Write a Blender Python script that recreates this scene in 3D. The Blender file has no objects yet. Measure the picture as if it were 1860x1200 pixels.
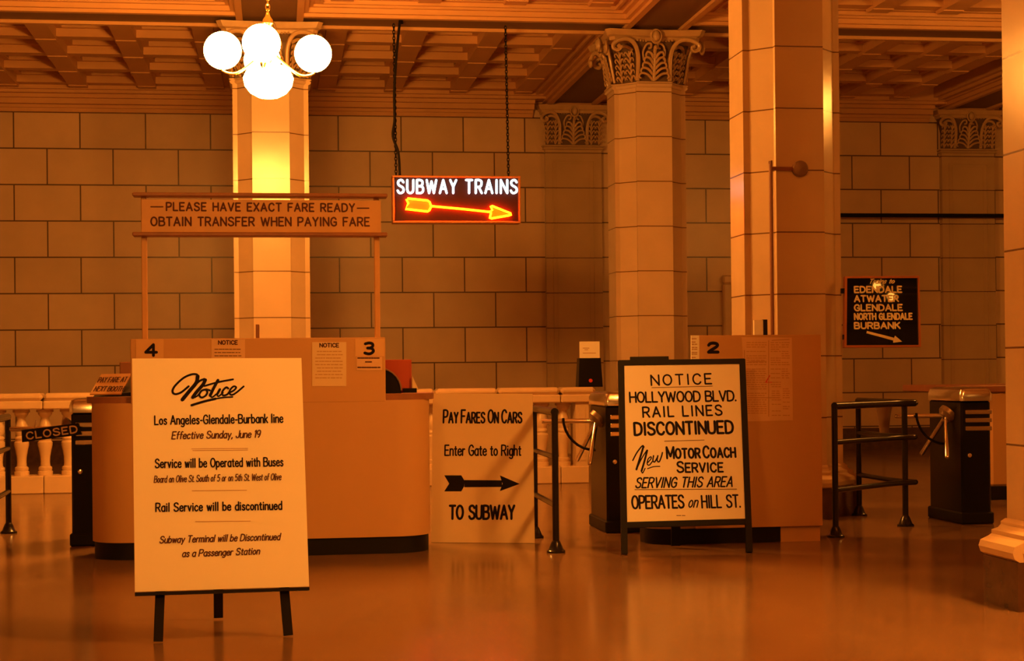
import bpy, math, random
from mathutils import Vector, Matrix
random.seed(7)
S = bpy.context.scene
col = S.collection

# ------------------------------------------------------------------ camera
F_PX, YAW, PITCH, ROLL, CY, EYE = 2991.2, 0.1419, 0.0036, 0.0099, 660.45, 1.2
Fv = Vector((math.sin(YAW)*math.cos(PITCH), math.cos(YAW)*math.cos(PITCH), math.sin(PITCH)))
R0 = Vector((math.cos(YAW), -math.sin(YAW), 0)); U0 = R0.cross(Fv)
Rv = R0*math.cos(ROLL) - U0*math.sin(ROLL); Uv = U0*math.cos(ROLL) + R0*math.sin(ROLL)
cd = bpy.data.cameras.new('camera'); cam = bpy.data.objects.new('camera', cd); col.objects.link(cam)
cd.sensor_width = 36; cd.sensor_fit = 'HORIZONTAL'; cd.lens = F_PX/1860*36; cd.shift_y = (CY-600)/1860
cd.clip_end = 200
M = Matrix(((Rv.x, Uv.x, -Fv.x, 0), (Rv.y, Uv.y, -Fv.y, 0), (Rv.z, Uv.z, -Fv.z, EYE), (0, 0, 0, 1)))
cam.matrix_world = M
S.camera = cam
C0 = Vector((0, 0, EYE))
# ------------------------------------------------------------------ world, exposure
w = bpy.data.worlds.new('world'); S.world = w; w.use_nodes = True
w.node_tree.nodes['Background'].inputs[0].default_value = (1, .42, .1, 1)
w.node_tree.nodes['Background'].inputs[1].default_value = 0.0
S.view_settings.view_transform = 'Standard'; S.view_settings.look = 'None'
S.view_settings.exposure = 0.0; S.view_settings.gamma = 1.0; S.view_settings.use_curve_mapping = False
LAMP = 188.0                     # radiance of the chandelier glass
LAMP_COL = (1.0, .365, .05)      # tungsten light on daylight slide film

# ------------------------------------------------------------------ measuring helpers (a pixel gives a sight line; it is met with a real plane)
def ray(x, y): return (Fv + Rv*((x-930)/F_PX) - Uv*((y-CY)/F_PX))
def onplane(x, y, P, n):
    d = ray(x, y); t = (Vector(P)-C0).dot(n)/d.dot(n); return C0 + d*t
def flo(x, y): return onplane(x, y, (0, 0, 0), Vector((0, 0, 1)))
def onY(x, y, Y): return onplane(x, y, (0, Y, 0), Vector((0, 1, 0)))
def zat(x, y, P):                 # height of the point seen at pixel row y above ground point P
    return onplane(x, y, P, Vector((Fv.x, Fv.y, 0)).normalized()).z

# ------------------------------------------------------------------ materials
def mat(name, rgb, rough=.5, metal=0, spec=.5, var=0.0, vscale=3.0, bump=0.0, bscale=8.0, emit=None, coat=0):
    m = bpy.data.materials.new(name); m.use_nodes = True
    nt = m.node_tree; b = nt.nodes['Principled BSDF']
    b.inputs['Base Color'].default_value = (*rgb, 1); b.inputs['Roughness'].default_value = rough
    b.inputs['Metallic'].default_value = metal; b.inputs['Specular IOR Level'].default_value = spec
    b.inputs['Coat Weight'].default_value = coat
    if emit:
        b.inputs['Emission Color'].default_value = (*emit[0], 1); b.inputs['Emission Strength'].default_value = emit[1]
    if var or bump:
        tc = nt.nodes.new('ShaderNodeTexCoord')
    if var:
        n = nt.nodes.new('ShaderNodeTexNoise'); n.inputs['Scale'].default_value = vscale; n.inputs['Detail'].default_value = 6
        nt.links.new(tc.outputs['Object'], n.inputs['Vector'])
        r = nt.nodes.new('ShaderNodeMix'); r.data_type = 'RGBA'
        r.inputs[6].default_value = (*[c*(1-var) for c in rgb], 1); r.inputs[7].default_value = (*[min(1, c*(1+var)) for c in rgb], 1)
        nt.links.new(n.outputs['Fac'], r.inputs[0]); nt.links.new(r.outputs[2], b.inputs['Base Color'])
    if bump:
        n2 = nt.nodes.new('ShaderNodeTexNoise'); n2.inputs['Scale'].default_value = bscale; n2.inputs['Detail'].default_value = 2
        nt.links.new(tc.outputs['Object'], n2.inputs['Vector'])
        bp = nt.nodes.new('ShaderNodeBump'); bp.inputs['Strength'].default_value = bump; bp.inputs['Distance'].default_value = .02
        nt.links.new(n2.outputs['Fac'], bp.inputs['Height']); nt.links.new(bp.outputs[0], b.inputs['Normal'])
    return m

HC = .4905; ZC = 3.7387; ZW = 4.7297; HW = .4887; YW = 22.83; BRW = .868
def tile_mat(name, rgb, joint, kind, x0=0.0, rough=.22, jw=.011, bump=.25, wave=1.2):
    m = mat(name, rgb, rough); nt = m.node_tree; b = nt.nodes['Principled BSDF']; N = nt.nodes.new; L = nt.links.new
    tc = N('ShaderNodeTexCoord'); sep = N('ShaderNodeSeparateXYZ'); L(tc.outputs['Object'], sep.inputs[0])
    def math_(op, a, bb=None):
        n = N('ShaderNodeMath'); n.operation = op
        for i, v in enumerate((a, bb)):
            if v is None: continue
            if isinstance(v, (int, float)): n.inputs[i].default_value = v
            else: L(v, n.inputs[i])
        return n.outputs[0]
    noise = N('ShaderNodeTexNoise'); noise.inputs['Scale'].default_value = 2.2; noise.inputs['Detail'].default_value = 4
    L(tc.outputs['Object'], noise.inputs['Vector'])
    if kind == 'brick':
        cmb = N('ShaderNodeCombineXYZ'); L(math_('ADD', sep.outputs[0], x0), cmb.inputs[0]); L(math_('ADD', math_('MULTIPLY', sep.outputs[2], -1), ZW+HW*10), cmb.inputs[1])
        br = N('ShaderNodeTexBrick'); br.offset = .5; br.squash = 1
        L(cmb.outputs[0], br.inputs['Vector'])
        br.inputs['Scale'].default_value = 1; br.inputs['Brick Width'].default_value = BRW; br.inputs['Row Height'].default_value = HW
        br.inputs['Mortar Size'].default_value = jw; br.inputs['Mortar Smooth'].default_value = .1
        br.inputs['Color1'].default_value = (*[c*.92 for c in rgb], 1); br.inputs['Color2'].default_value = (*[min(1, c*1.06) for c in rgb], 1)
        br.inputs['Mortar'].default_value = (*joint, 1)
        base = br.outputs['Color']; fac = br.outputs['Fac']
    else:
        f = math_('FRACT', math_('ADD', math_('DIVIDE', math_('SUBTRACT', sep.outputs[2], ZC), HC), 40.5))
        fac = math_('LESS_THAN', math_('ABSOLUTE', math_('SUBTRACT', f, .5)), jw/HC)
        mx = N('ShaderNodeMix'); mx.data_type = 'RGBA'; mx.inputs[6].default_value = (*rgb, 1); mx.inputs[7].default_value = (*joint, 1)
        L(fac, mx.inputs[0]); base = mx.outputs[2]
    mv = N('ShaderNodeMix'); mv.data_type = 'RGBA'; mv.blend_type = 'MULTIPLY'; mv.inputs[0].default_value = .35
    L(base, mv.inputs[6]); L(noise.outputs['Color'], mv.inputs[7])
    mv2 = N('ShaderNodeHueSaturation'); mv2.inputs['Saturation'].default_value = 1; mv2.inputs['Value'].default_value = 1.15
    bw = N('ShaderNodeRGBToBW'); L(noise.outputs['Color'], bw.inputs[0]); cb = N('ShaderNodeCombineColor')
    for i in range(3): L(bw.outputs[0], cb.inputs[i])
    L(cb.outputs[0], mv.inputs[7]); L(mv.outputs[2], mv2.inputs['Color']); L(mv2.outputs[0], b.inputs['Base Color'])
    n2 = N('ShaderNodeTexNoise'); n2.inputs['Scale'].default_value = 5; n2.inputs['Detail'].default_value = 2
    L(tc.outputs['Object'], n2.inputs['Vector'])
    h = math_('SUBTRACT', math_('MULTIPLY', n2.outputs['Fac'], wave*.1), math_('MULTIPLY', fac, .25))
    bp = N('ShaderNodeBump'); bp.inputs['Strength'].default_value = bump; bp.inputs['Distance'].default_value = .04
    L(h, bp.inputs['Height']); L(bp.outputs[0], b.inputs['Normal'])
    return m

TILE = (.64, .48, .32)
xj = onY(85, 235, YW).x
MT = {
 'wall': tile_mat('wall_tile', (.68, .50, .32), (.11, .06, .03), 'brick', -xj+BRW*40, .3, .0095),
 'tile': tile_mat('column_tile', TILE, (.16, .08, .04), 'course', 0, .2, .005, .22),
 'pil': tile_mat('pilaster_tile', (.54, .39, .23), (.12, .06, .03), 'course', 0, .25, .006, .3),
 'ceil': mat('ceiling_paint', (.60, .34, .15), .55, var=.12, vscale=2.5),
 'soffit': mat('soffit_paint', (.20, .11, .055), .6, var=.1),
 'floor': None,
 'marble': mat('dark_marble', (.09, .045, .025), .15, var=.5, vscale=14),
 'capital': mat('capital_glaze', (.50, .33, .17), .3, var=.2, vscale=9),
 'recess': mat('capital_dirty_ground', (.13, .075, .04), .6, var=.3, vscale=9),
 'booth': mat('booth_paint', (.53, .30, .125), .5, var=.08, vscale=1.5),
 'kick': mat('black_rubber', (.007, .006, .005), .5, spec=.2),
 'wood': mat('brown_wood', (.26, .10, .045), .4, var=.25, vscale=12),
 'lwood': mat('light_wood', (.55, .30, .12), .4, var=.15, vscale=8),
 'black': mat('black_enamel', (.006, .0055, .005), .3, spec=.2),
 'dark': mat('dark_painted_wood', (.008, .006, .004), .55, spec=.15, var=.2, vscale=10),
 'chrome': mat('chrome', (.85, .8, .75), .18, metal=1),
 'rail': mat('dark_rail_paint', (.012, .010, .008), .22, spec=.4),
 'white': mat('white_card', (.86, .80, .66), .6, var=.03, vscale=2),
 'cream': mat('cream_card', (.70, .54, .32), .6, var=.04, vscale=2),
 'tan': mat('tan_card', (.66, .40, .18), .6, var=.06, vscale=2),
 'paper': mat('aged_paper', (.68, .44, .24), .7, var=.1, vscale=6),
 'ink': mat('black_paint', (.008, .005, .003), .6, spec=.12),
 'brownink': mat('brown_paint', (.075, .022, .010), .6, spec=.2),
 'faint': mat('faint_print', (.42, .20, .08), .7),
 'red': mat('red_board', (.38, .05, .02), .5, var=.1),
 'redink': mat('red_crayon', (.6, .04, .02), .6),
 'stone': mat('cream_stone', (.66, .48, .29), .3, var=.12, vscale=5),
 'brass': mat('aged_brass', (.6, .4, .15), .3, metal=1),
 'glass': mat('lamp_glass', (.9, .85, .7), .3, emit=(LAMP_COL, LAMP)),
 'glassdim': mat('dim_lamp_glass', (.9, .85, .7), .3, emit=(LAMP_COL, LAMP*.22)),
 'glassfill': mat('fill_lamp_glass', (.9, .85, .7), .3, emit=(LAMP_COL, LAMP*1.35)),  # stronger glow, only for the chandelier added to light the framed notice
 'glassfar': mat('entrance_lamp_glass', (.9, .85, .7), .3, emit=(LAMP_COL, LAMP*.55)),
 'neonw': mat('white_neon', (.9, .95, 1), .3, emit=((.55, .88, 1.0), 2.2)),
 'neonr': mat('red_neon', (1, .4, .1), .3, emit=((1.0, .035, .0005), 55.0)),
 'neonpanel': mat('neon_panel', (.040, .009, .007), .6, spec=.25),
 'orangepaint': mat('orange_paint', (.7, .30, .02), .5),
 'yellow': mat('yellow_lettering', (.95, .85, .5), .5),
 'gold': mat('copper_trim', (.55, .20, .06), .3, metal=.6),
 'signblack': mat('sign_glass_black', (.008, .008, .007), .02),
 'steel': mat('dull_steel', (.24, .15, .09), .4, metal=.5),
}
def floor_mat():
    m = mat('terrazzo', (.42, .22, .10), .16, spec=.33); nt = m.node_tree; b = nt.nodes['Principled BSDF']; N = nt.nodes.new; L = nt.links.new
    tc = N('ShaderNodeTexCoord')
    mp = N('ShaderNodeMapping'); mp.inputs['Scale'].default_value = (1, .45, 1); L(tc.outputs['Object'], mp.inputs[0])
    a = N('ShaderNodeTexNoise'); a.inputs['Scale'].default_value = 1.3; a.inputs['Detail'].default_value = 8; a.inputs['Roughness'].default_value = .7
    L(mp.outputs[0], a.inputs['Vector'])
    r = N('ShaderNodeValToRGB'); r.color_ramp.elements[0].position = .3; r.color_ramp.elements[1].position = .72
    r.color_ramp.elements[0].color = (.20, .105, .055, 1); r.color_ramp.elements[1].color = (.31, .175, .085, 1)
    L(a.outputs['Fac'], r.inputs[0])
    v = N('ShaderNodeTexNoise'); v.inputs['Scale'].default_value = 60; v.inputs['Detail'].default_value = 3; L(tc.outputs['Object'], v.inputs['Vector'])
    mx = N('ShaderNodeMix'); mx.data_type = 'RGBA'; mx.blend_type = 'MULTIPLY'; mx.inputs[0].default_value = .3
    L(r.outputs[0], mx.inputs[6]); L(v.outputs['Fac'], mx.inputs[7]); L(mx.outputs[2], b.inputs['Base Color'])
    rr = N('ShaderNodeMapRange'); rr.inputs[3].default_value = .10; rr.inputs[4].default_value = .24
    L(a.outputs['Fac'], rr.inputs[0]); L(rr.outputs[0], b.inputs['Roughness'])
    bp = N('ShaderNodeBump'); bp.inputs['Strength'].default_value = .03; bp.inputs['Distance'].default_value = .01
    L(a.outputs['Fac'], bp.inputs['Height']); L(bp.outputs[0], b.inputs['Normal'])
    return m
MT['floor'] = floor_mat()

# ------------------------------------------------------------------ mesh builder
class MB:
    def __init__(s): s.v = []; s.f = []
    def quad(s, *p):
        i = len(s.v); s.v += [Vector(q) for q in p]; s.f.append(tuple(range(i, i+len(p)))); return s
    def box(s, a, b):
        x0, y0, z0 = [min(p, q) for p, q in zip(a, b)]; x1, y1, z1 = [max(p, q) for p, q in zip(a, b)]
        return s.hexa([(x0,y0,z0),(x1,y0,z0),(x1,y1,z0),(x0,y1,z0)], [(x0,y0,z1),(x1,y0,z1),(x1,y1,z1),(x0,y1,z1)])
    def hexa(s, lo, hi): return s.loft([lo, hi])
    def bbox(s, a, b, r=.01):          # box with bevelled edges
        x0, y0, z0 = [min(p, q) for p, q in zip(a, b)]; x1, y1, z1 = [max(p, q) for p, q in zip(a, b)]
        def ring(d, z):
            return [(x0+r, y0+d, z), (x1-r, y0+d, z), (x1-d, y0+r, z), (x1-d, y1-r, z), (x1-r, y1-d, z), (x0+r, y1-d, z), (x0+d, y1-r, z), (x0+d, y0+r, z)]
        return s.loft([ring(r, z0), ring(0, z0+r), ring(0, z1-r), ring(r, z1)])
    def loft(s, secs, cap=True, closed=True):
        n = len(secs[0]); i = len(s.v)
        for q in secs: s.v += [Vector(p) for p in q]
        for k in range(len(secs)-1):
            for j in range(n if closed else n-1):
                a = i+k*n+j; b = i+k*n+(j+1) % n; s.f.append((a, b, b+n, a+n))
        if cap and closed:
            s.f.append(tuple(range(i+n-1, i-1, -1))); e = i+(len(secs)-1)*n; s.f.append(tuple(range(e, e+n)))
        return s
    def prism(s, poly, z0, z1): return s.loft([[(x, y, z0) for x, y in poly], [(x, y, z1) for x, y in poly]])
    def tube(s, path, r, n=10, cap=True, flat=None):
        P = [Vector(p) for p in path]; rs = r if isinstance(r, (list, tuple)) else [r]*len(P)
        t0 = (P[1]-P[0]).normalized(); up = Vector((0, 0, 1)) if abs(t0.z) < .9 else Vector((0, 1, 0))
        u = t0.cross(up).normalized(); secs = []
        for k, p in enumerate(P):
            t = (P[min(k+1, len(P)-1)]-P[max(k-1, 0)])
            t = t.normalized() if t.length > 1e-9 else t0
            u = (u - t*u.dot(t)).normalized(); v = t.cross(u)
            secs.append([p + (u*math.cos(2*math.pi*j/n) + v*math.sin(2*math.pi*j/n)*(flat or 1))*rs[k] for j in range(n)])
        return s.loft(secs, cap)
    def lathe(s, prof, c=(0, 0, 0), n=24, axis='Z'):
        secs = []
        for r, z in prof:
            ring = []
            for j in range(n):
                a = 2*math.pi*j/n; x, y = r*math.cos(a), r*math.sin(a)
                q = {'Z': (x, y, z), 'Y': (x, z, -y), 'X': (z, x, y)}[axis]
                ring.append(Vector(q)+Vector(c))
            secs.append(ring)
        return s.loft(secs)
    def sphere(s, c, r, n=20, sc=(1, 1, 1)):
        m = n//2; secs = []
        for k in range(m+1):
            th = math.pi*k/m; rr = max(math.sin(th), 1e-3)
            secs.append([(c[0]+r*sc[0]*rr*math.cos(2*math.pi*j/n), c[1]+r*sc[1]*rr*math.sin(2*math.pi*j/n), c[2]-r*sc[2]*math.cos(th)) for j in range(n)])
        return s.loft(secs)
    def torus(s, c, R, r, ax1, ax2, n=16, m=8):
        ax1 = Vector(ax1); ax2 = Vector(ax2); ax3 = ax1.cross(ax2); c = Vector(c); secs = []
        for k in range(n):
            a = 2*math.pi*k/n; d = ax1*math.cos(a)+ax2*math.sin(a)
            secs.append([c+d*(R+r*math.cos(2*math.pi*j/m))+ax3*r*math.sin(2*math.pi*j/m) for j in range(m)])
        secs.append(secs[0]); return s.loft(secs, cap=False)
    def xf(s, Mx):
        s.v = [Mx @ p for p in s.v]; return s
    def add(s, o, Mx=None):
        i = len(s.v); s.v += [(Mx @ p if Mx else p) for p in o.v]; s.f += [tuple(k+i for k in f) for f in o.f]; return s
    def build(s, name, m, parent=None, smooth=False, local=False):
        me = bpy.data.meshes.new(name)
        off = Vector((0, 0, 0)) if (parent is None or local) else world_loc(parent)
        me.from_pydata([p-off for p in s.v], [], s.f); me.validate()
        import bmesh
        b = bmesh.new(); b.from_mesh(me); bmesh.ops.remove_doubles(b, verts=b.verts, dist=1e-5); bmesh.ops.recalc_face_normals(b, faces=b.faces); b.to_mesh(me); b.free()
        me.materials.append(m)
        o = bpy.data.objects.new(name, me); col.objects.link(o)
        if parent: o.parent = parent
        if smooth:
            for p in me.polygons: p.use_smooth = True
            try: me.set_sharp_from_angle(angle=math.radians(38))
            except Exception: pass
        return o
def world_loc(o):
    v = Vector(o.location)
    while o.parent: o = o.parent; v += Vector(o.location)
    return v
def tag(o, label=None, cat=None, group=None, kind=None):
    if label: o['label'] = label
    if cat: o['category'] = cat
    if group: o['group'] = group
    if kind: o['kind'] = kind
    return o
def thing(name, loc, label, cat, group=None, rz=0, kind=None):
    o = bpy.data.objects.new(name, None); o.location = loc; o.rotation_euler.z = rz; o.empty_display_size = .1
    col.objects.link(o); return tag(o, label, cat, group, kind)
def dup(root, loc, rz=0, label=None, group=None):
    def cp(o, par):
        c = o.copy(); col.objects.link(c)
        if par: c.parent = par
        for ch in list(o.children): cp(ch, c)
        return c
    r = cp(root, None); r.location = loc; r.rotation_euler.z = rz
    if label: r['label'] = label
    if group: r['group'] = group
    return r
def smooth_path(pts, k=6, closed=False):
    P = [Vector(p) for p in pts]; n = len(P); out = []
    for i in range(n-1):
        p0 = P[i-1] if i > 0 else (P[n-2] if closed else P[0]*2-P[1]); p3 = P[i+2] if i+2 < n else (P[1] if closed else P[n-1]*2-P[n-2])
        p1, p2 = P[i], P[i+1]
        for j in range(k):
            t = j/k
            out.append(.5*((2*p1)+(p2-p0)*t+(2*p0-5*p1+4*p2-p3)*t*t+(3*p1-p0-3*p2+p3)*t**3))
    return out+[P[-1]]

# ------------------------------------------------------------------ hand-lettering: every glyph is a set of brush strokes ('~' = curved)
_bowl = '~4,5 3,6.2 1.8,6.3 .4,5 0,3.1 .4,1.2 1.7,0 3,.4 4,1.8'
_arch = '0,6.3 0,0;~0,4.4 1,6 2.3,6.3 3.4,5.6 3.7,4.2;3.7,4.2 3.7,0'
_bb = '~0,4.6 1,6 2.2,6.3 3.6,5.1 4,3.1 3.6,1.2 2.2,0 1,.4 0,1.6'
G = {
'A':(6,'0,0 3,10 6,0;1.1,3.3 4.9,3.3'),'B':(5.4,'0,0 0,10;~0,10 2.6,10 4.6,9.2 4.8,7 3.6,5.5 0,5.3;~0,5.3 3.2,5.2 5.2,4.2 5.3,1.5 3.6,.1 0,0'),
'C':(5.5,'~5.4,8 4.3,9.6 2.8,10 .9,8.6 0,5 .9,1.4 2.8,0 4.3,.4 5.4,2'),'D':(5.7,'0,0 0,10;~0,10 2.2,10 4.7,8.7 5.7,5 4.7,1.3 2.2,0 0,0'),
'E':(4.6,'4.6,10 0,10 0,0 4.6,0;0,5.2 3.8,5.2'),'F':(4.5,'4.5,10 0,10 0,0;0,5.2 3.7,5.2'),
'G':(5.6,'~5.3,8 4.2,9.6 2.8,10 .9,8.6 0,5 .9,1.4 2.8,0 4.4,.3 5.6,1.6;5.6,1.3 5.6,4.6 3.3,4.6'),'H':(5.4,'0,0 0,10;5.4,0 5.4,10;0,5.2 5.4,5.2'),
'I':(1,'.5,0 .5,10'),'J':(4,'4,10 4,2.8;~4,2.8 3.4,.6 1.9,0 .6,.5 0,2.2'),'K':(5.3,'0,0 0,10;5,10 0,4.2;1.7,6 5.3,0'),'L':(4.3,'0,10 0,0 4.3,0'),
'M':(6.8,'0,0 0,10 3.4,1.6 6.8,10 6.8,0'),'N':(5.6,'0,0 0,10 5.6,0 5.6,10'),'O':(6,'~3,10 .9,8.6 0,5 .9,1.4 3,0 5.1,1.4 6,5 5.1,8.6 3,10'),
'P':(5,'0,0 0,10;~0,10 2.9,10 4.8,9.1 5,7.2 4.4,5.4 2.9,4.6 0,4.5'),'R':(5.2,'0,0 0,10;~0,10 2.9,10 4.8,9.1 5,7.2 4.4,5.5 2.9,4.8 0,4.7;2.6,4.7 5.2,0'),
'S':(5.2,'~5,8.3 4,9.7 2.5,10 .8,9.3 .3,7.6 1.2,6 2.7,5.2 4.4,4.2 5.2,2.5 4.6,.8 2.6,0 1,.4 0,1.9'),'T':(5.2,'0,10 5.2,10;2.6,10 2.6,0'),
'U':(5.3,'0,10 0,3;~0,3 .7,.8 2.6,0 4.6,.8 5.3,3;5.3,3 5.3,10'),'V':(5.6,'0,10 2.8,0 5.6,10'),'W':(8.4,'0,10 2.1,0 4.2,9 6.3,0 8.4,10'),
'X':(5.2,'0,0 5.2,10;0,10 5.2,0'),'Y':(5.2,'0,10 2.6,4.8 5.2,10;2.6,4.8 2.6,0'),'Z':(5,'0,10 5,10 0,0 5,0'),
'a':(4,_bowl+';4,6.3 4,0'),'b':(4,'0,10 0,0;'+_bb),'c':(3.6,'~3.6,5.2 2.8,6.2 1.8,6.3 .4,5 0,3.1 .4,1.2 1.8,0 2.8,.1 3.6,1.2'),
'd':(4,_bowl+';4,10 4,0'),'e':(3.9,'0.1,3.3 3.9,3.6;~3.9,3.6 3.6,5.4 2.1,6.4 .5,5.2 0,3.1 .5,1 2.1,0 3.3,.3 3.9,1.4'),
'f':(2.7,'~3,9.6 2.2,10 1.3,9.2 1.2,7.5;1.2,8 1.2,0;0,6.2 2.7,6.2'),'g':(4,_bowl+';4,6.3 4,-1;~4,-1 3.4,-2.6 1.8,-3 .3,-2.2'),
'h':(3.7,_arch.replace('0,6.3 0,0;','0,10 0,0;',1)),'i':(.8,'.4,6.3 .4,0;.4,8.5 .4,9'),'k':(3.6,'0,10 0,0;3.4,6.3 0,2.6;1.2,3.8 3.6,0'),'l':(.8,'.4,10 .4,0'),
'm':(6,'0,6.3 0,0;~0,4.6 .8,6 1.8,6.3 2.8,5.6 3,4.2;3,4.4 3,0;~3,4.6 3.8,6 4.8,6.3 5.8,5.6 6,4.2;6,4.4 6,0'),'n':(3.7,_arch),
'o':(4,'~2,6.3 .5,5.1 0,3.1 .5,1.1 2,0 3.5,1.1 4,3.1 3.5,5.1 2,6.3'),'p':(4,'0,6.3 0,-3;'+_bb),'r':(2.5,'0,6.3 0,0;~0,4.2 .8,5.8 1.7,6.3 2.5,6'),
's':(3.1,'~3.1,5.3 2.2,6.3 1,6.2 .3,5.1 .8,3.8 2.3,2.9 3.1,1.7 2.4,.2 1.2,0 0,1'),'t':(2.5,'1.2,8.6 1.2,1.2;~1.2,1.4 1.5,.2 2.6,.2;0,6.3 2.5,6.3'),
'u':(3.7,'0,6.3 0,2;~0,2 .5,.4 1.7,0 3,.6 3.7,2;3.7,6.3 3.7,0'),'v':(3.8,'0,6.3 1.9,0 3.8,6.3'),'w':(5.6,'0,6.3 1.4,0 2.8,5.8 4.2,0 5.6,6.3'),
'y':(4,'0,6.3 2.1,.3;4,6.3 1.2,-3'),'1':(1.2,'0,8.6 1.2,10 1.2,0'),'2':(5.2,'~.1,7.6 1,9.5 2.7,10 4.5,9.2 4.9,7.4 4,5.4 1.8,2.6 0,0;0,0 5.2,0'),
'3':(5,'~.3,9.2 2.4,10 4.4,9.2 4.5,6.8 3.2,5.5 1.6,5.3;~1.6,5.3 4,4.9 5,2.7 3.8,.6 2,0 0,.8'),'4':(5.6,'4,0 4,10 0,3 5.6,3'),
'5':(4.8,'4.4,10 .6,10 .3,5.6;~.3,5.6 2.2,6.2 4.3,5.2 4.8,3 3.8,.7 2,0 0,1'),'8':(4.6,'~2.3,10 .5,9 .5,6.4 2.3,5.3 4.4,3.9 4.6,1.4 2.3,0 0,1.4 .2,3.9 2.3,5.3 4.1,6.4 4.1,9 2.3,10'),
'9':(4.6,'~4.6,7 4,9.4 2.3,10 .5,9 0,7 .5,5 2.3,4.2 4,5 4.6,7;~4.6,7 4.2,3 2.6,0'),
'-':(2.2,'0,3.8 2.2,3.8'),'.':(0,'0,0 0,.4'),',':(.5,'.5,.4 0,-1.6'),"'":(.6,'.6,10 0,8.4'),
}
def glyph_strokes(text, gap=1.9, space=3.6):
    x = 0; out = []
    for ch in text:
        if ch == ' ': x += space; continue
        wd, d = G[ch]
        for st in d.split(';'):
            cur = st.startswith('~'); pts = [tuple(float(q) for q in p.split(',')) for p in st.lstrip('~').split()]
            pts = [Vector((p[0]+x, p[1], 0)) for p in pts]
            if cur: pts = smooth_path(pts, 5, (pts[0]-pts[-1]).length < .01)
            out.append(pts)
        x += wd+gap
    return out, x-gap
LAY = [0]
def brush(mb, pts, w, n, lift):       # a painted stroke: ribbon with round joints; each dab lies a hair above the last, as paint does
    def up_(): LAY[0] += 1; return lift+(LAY[0] % 24)*2.5e-5
    for a, b in zip(pts[:-1], pts[1:]):
        d = b-a
        if d.length < 1e-7: continue
        s = n.cross(d).normalized()*w*.5; l = n*up_()
        mb.quad(a-s+l, b-s+l, b+s+l, a+s+l)
    u = Vector((0, 0, 1)) - n*n.z
    if u.length < .1: u = Vector((0, 1, 0)) - n*n.y
    u.normalize(); v = n.cross(u)
    for p in pts:
        l = n*up_(); mb.quad(*[p+l+(u*math.cos(k*math.pi/4)+v*math.sin(k*math.pi/4))*w*.5 for k in range(8)])
class Plane:
    def __init__(s, P, n):
        s.P = Vector(P); s.n = Vector(n).normalized()
        if s.n.dot(C0-s.P) < 0: s.n = -s.n
    def at(s, x, y): return onplane(x, y, s.P, s.n)
    def px(s, at, k=1.0):              # metres for k pixels at a place on the plane
        return (s.at(at[0]+k*.5, at[1])-s.at(at[0]-k*.5, at[1])).length
def letter(mb, pl, text, p0, p1, cap, w, shear=0.0, gap=1.9, space=3.6, lift=.0012, first=None):
    """one line of lettering whose baseline runs from sight p0 to sight p1; cap = height and w = stroke width in pixels"""
    A, B = pl.at(*p0), pl.at(*p1); up = pl.at(p0[0], p0[1]-cap)-A
    ex = (B-A); up = up - ex.normalized()*up.dot(ex.normalized())
    W = w*pl.px(p0); L = ex.length-W
    if first:                          # small capitals: each word's first letter is full height
        st = []; x = 0
        for word in text.split(' '):
            for i, ch in enumerate(word):
                k = 1.0 if i == 0 else first
                g, wd = glyph_strokes(ch)
                st += [[Vector((p.x*k+x, p.y*k, 0)) for p in q] for q in g]; x += wd*k+gap
            x += space-gap
        tot = x-space
    else: st, tot = glyph_strokes(text, gap, space)
    sx = L/tot; e = ex.normalized(); hgt = up.length; u = up.normalized(); ins = W*.5
    for q in st:
        pts = [A + e*(ins+p.x*sx) + u*(ins+p.y*.1*(hgt-W)) + e*shear*(p.y*.1*hgt) for p in q]
        brush(mb, pts, W, pl.n, lift)
def strokes_px(mb, pl, strokes, origin, sc, lift=.0012):
    for wpx, pts, cur in strokes:
        P = [pl.at(origin[0]+x/sc, origin[1]+y/sc) for x, y in pts]
        if cur: P = smooth_path(P, 6)
        brush(mb, P, pl.px((origin[0]+pts[0][0]/sc, origin[1]+pts[0][1]/sc))*wpx/sc, pl.n, lift)
def fillpoly(mb, pl, pts, lift=.001): mb.quad(*[pl.at(x, y)+pl.n*lift for x, y in pts])
def slab(mb, corners, n, th):          # a board: four front corners and a thickness away from the viewer
    c = [Vector(p) for p in corners]; return mb.loft([c, [p-n*th for p in c]])

# ================================================================== THE SETTING
XL, XR, YN = -8.4, 14.2, -7.0
XROW = [-8.3, -4.19, -.04, 4.12, 9.94, 14.1]
YROW = [-2.2, 2.2, 7.29, 12.98, 17.56, YW]
ZS = 4.925                                           # soffit height
tag(MB().box((XL, YN, -.2), (XR, YW+.2, 0)).build('floor', MT['floor']), kind='structure')
tag(MB().box((XL, YW, 0), (XR, YW+.3, ZS+.6)).build('wall_back', MT['wall']), kind='structure')
tag(MB().box((XL-.3, YN, 0), (XL, YW+.3, ZS+.6)).build('wall_left', MT['wall']), kind='structure')
tag(MB().box((XR, YN, 0), (XR+.3, YW+.3, ZS+.6)).build('wall_right', MT['wall']), kind='structure')
tag(MB().box((XL-.3, YN-.3, 0), (XR+.3, YN, ZS+.6)).build('wall_front', MT['wall']), kind='structure')
bb = MB().box((XL, YW-.035, 0), (XR, YW, .27)); bb.box((XL, YW-.05, .27), (XR, YW, .31))
tag(bb.build('baseboard_back', MT['marble']), kind='structure')

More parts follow.
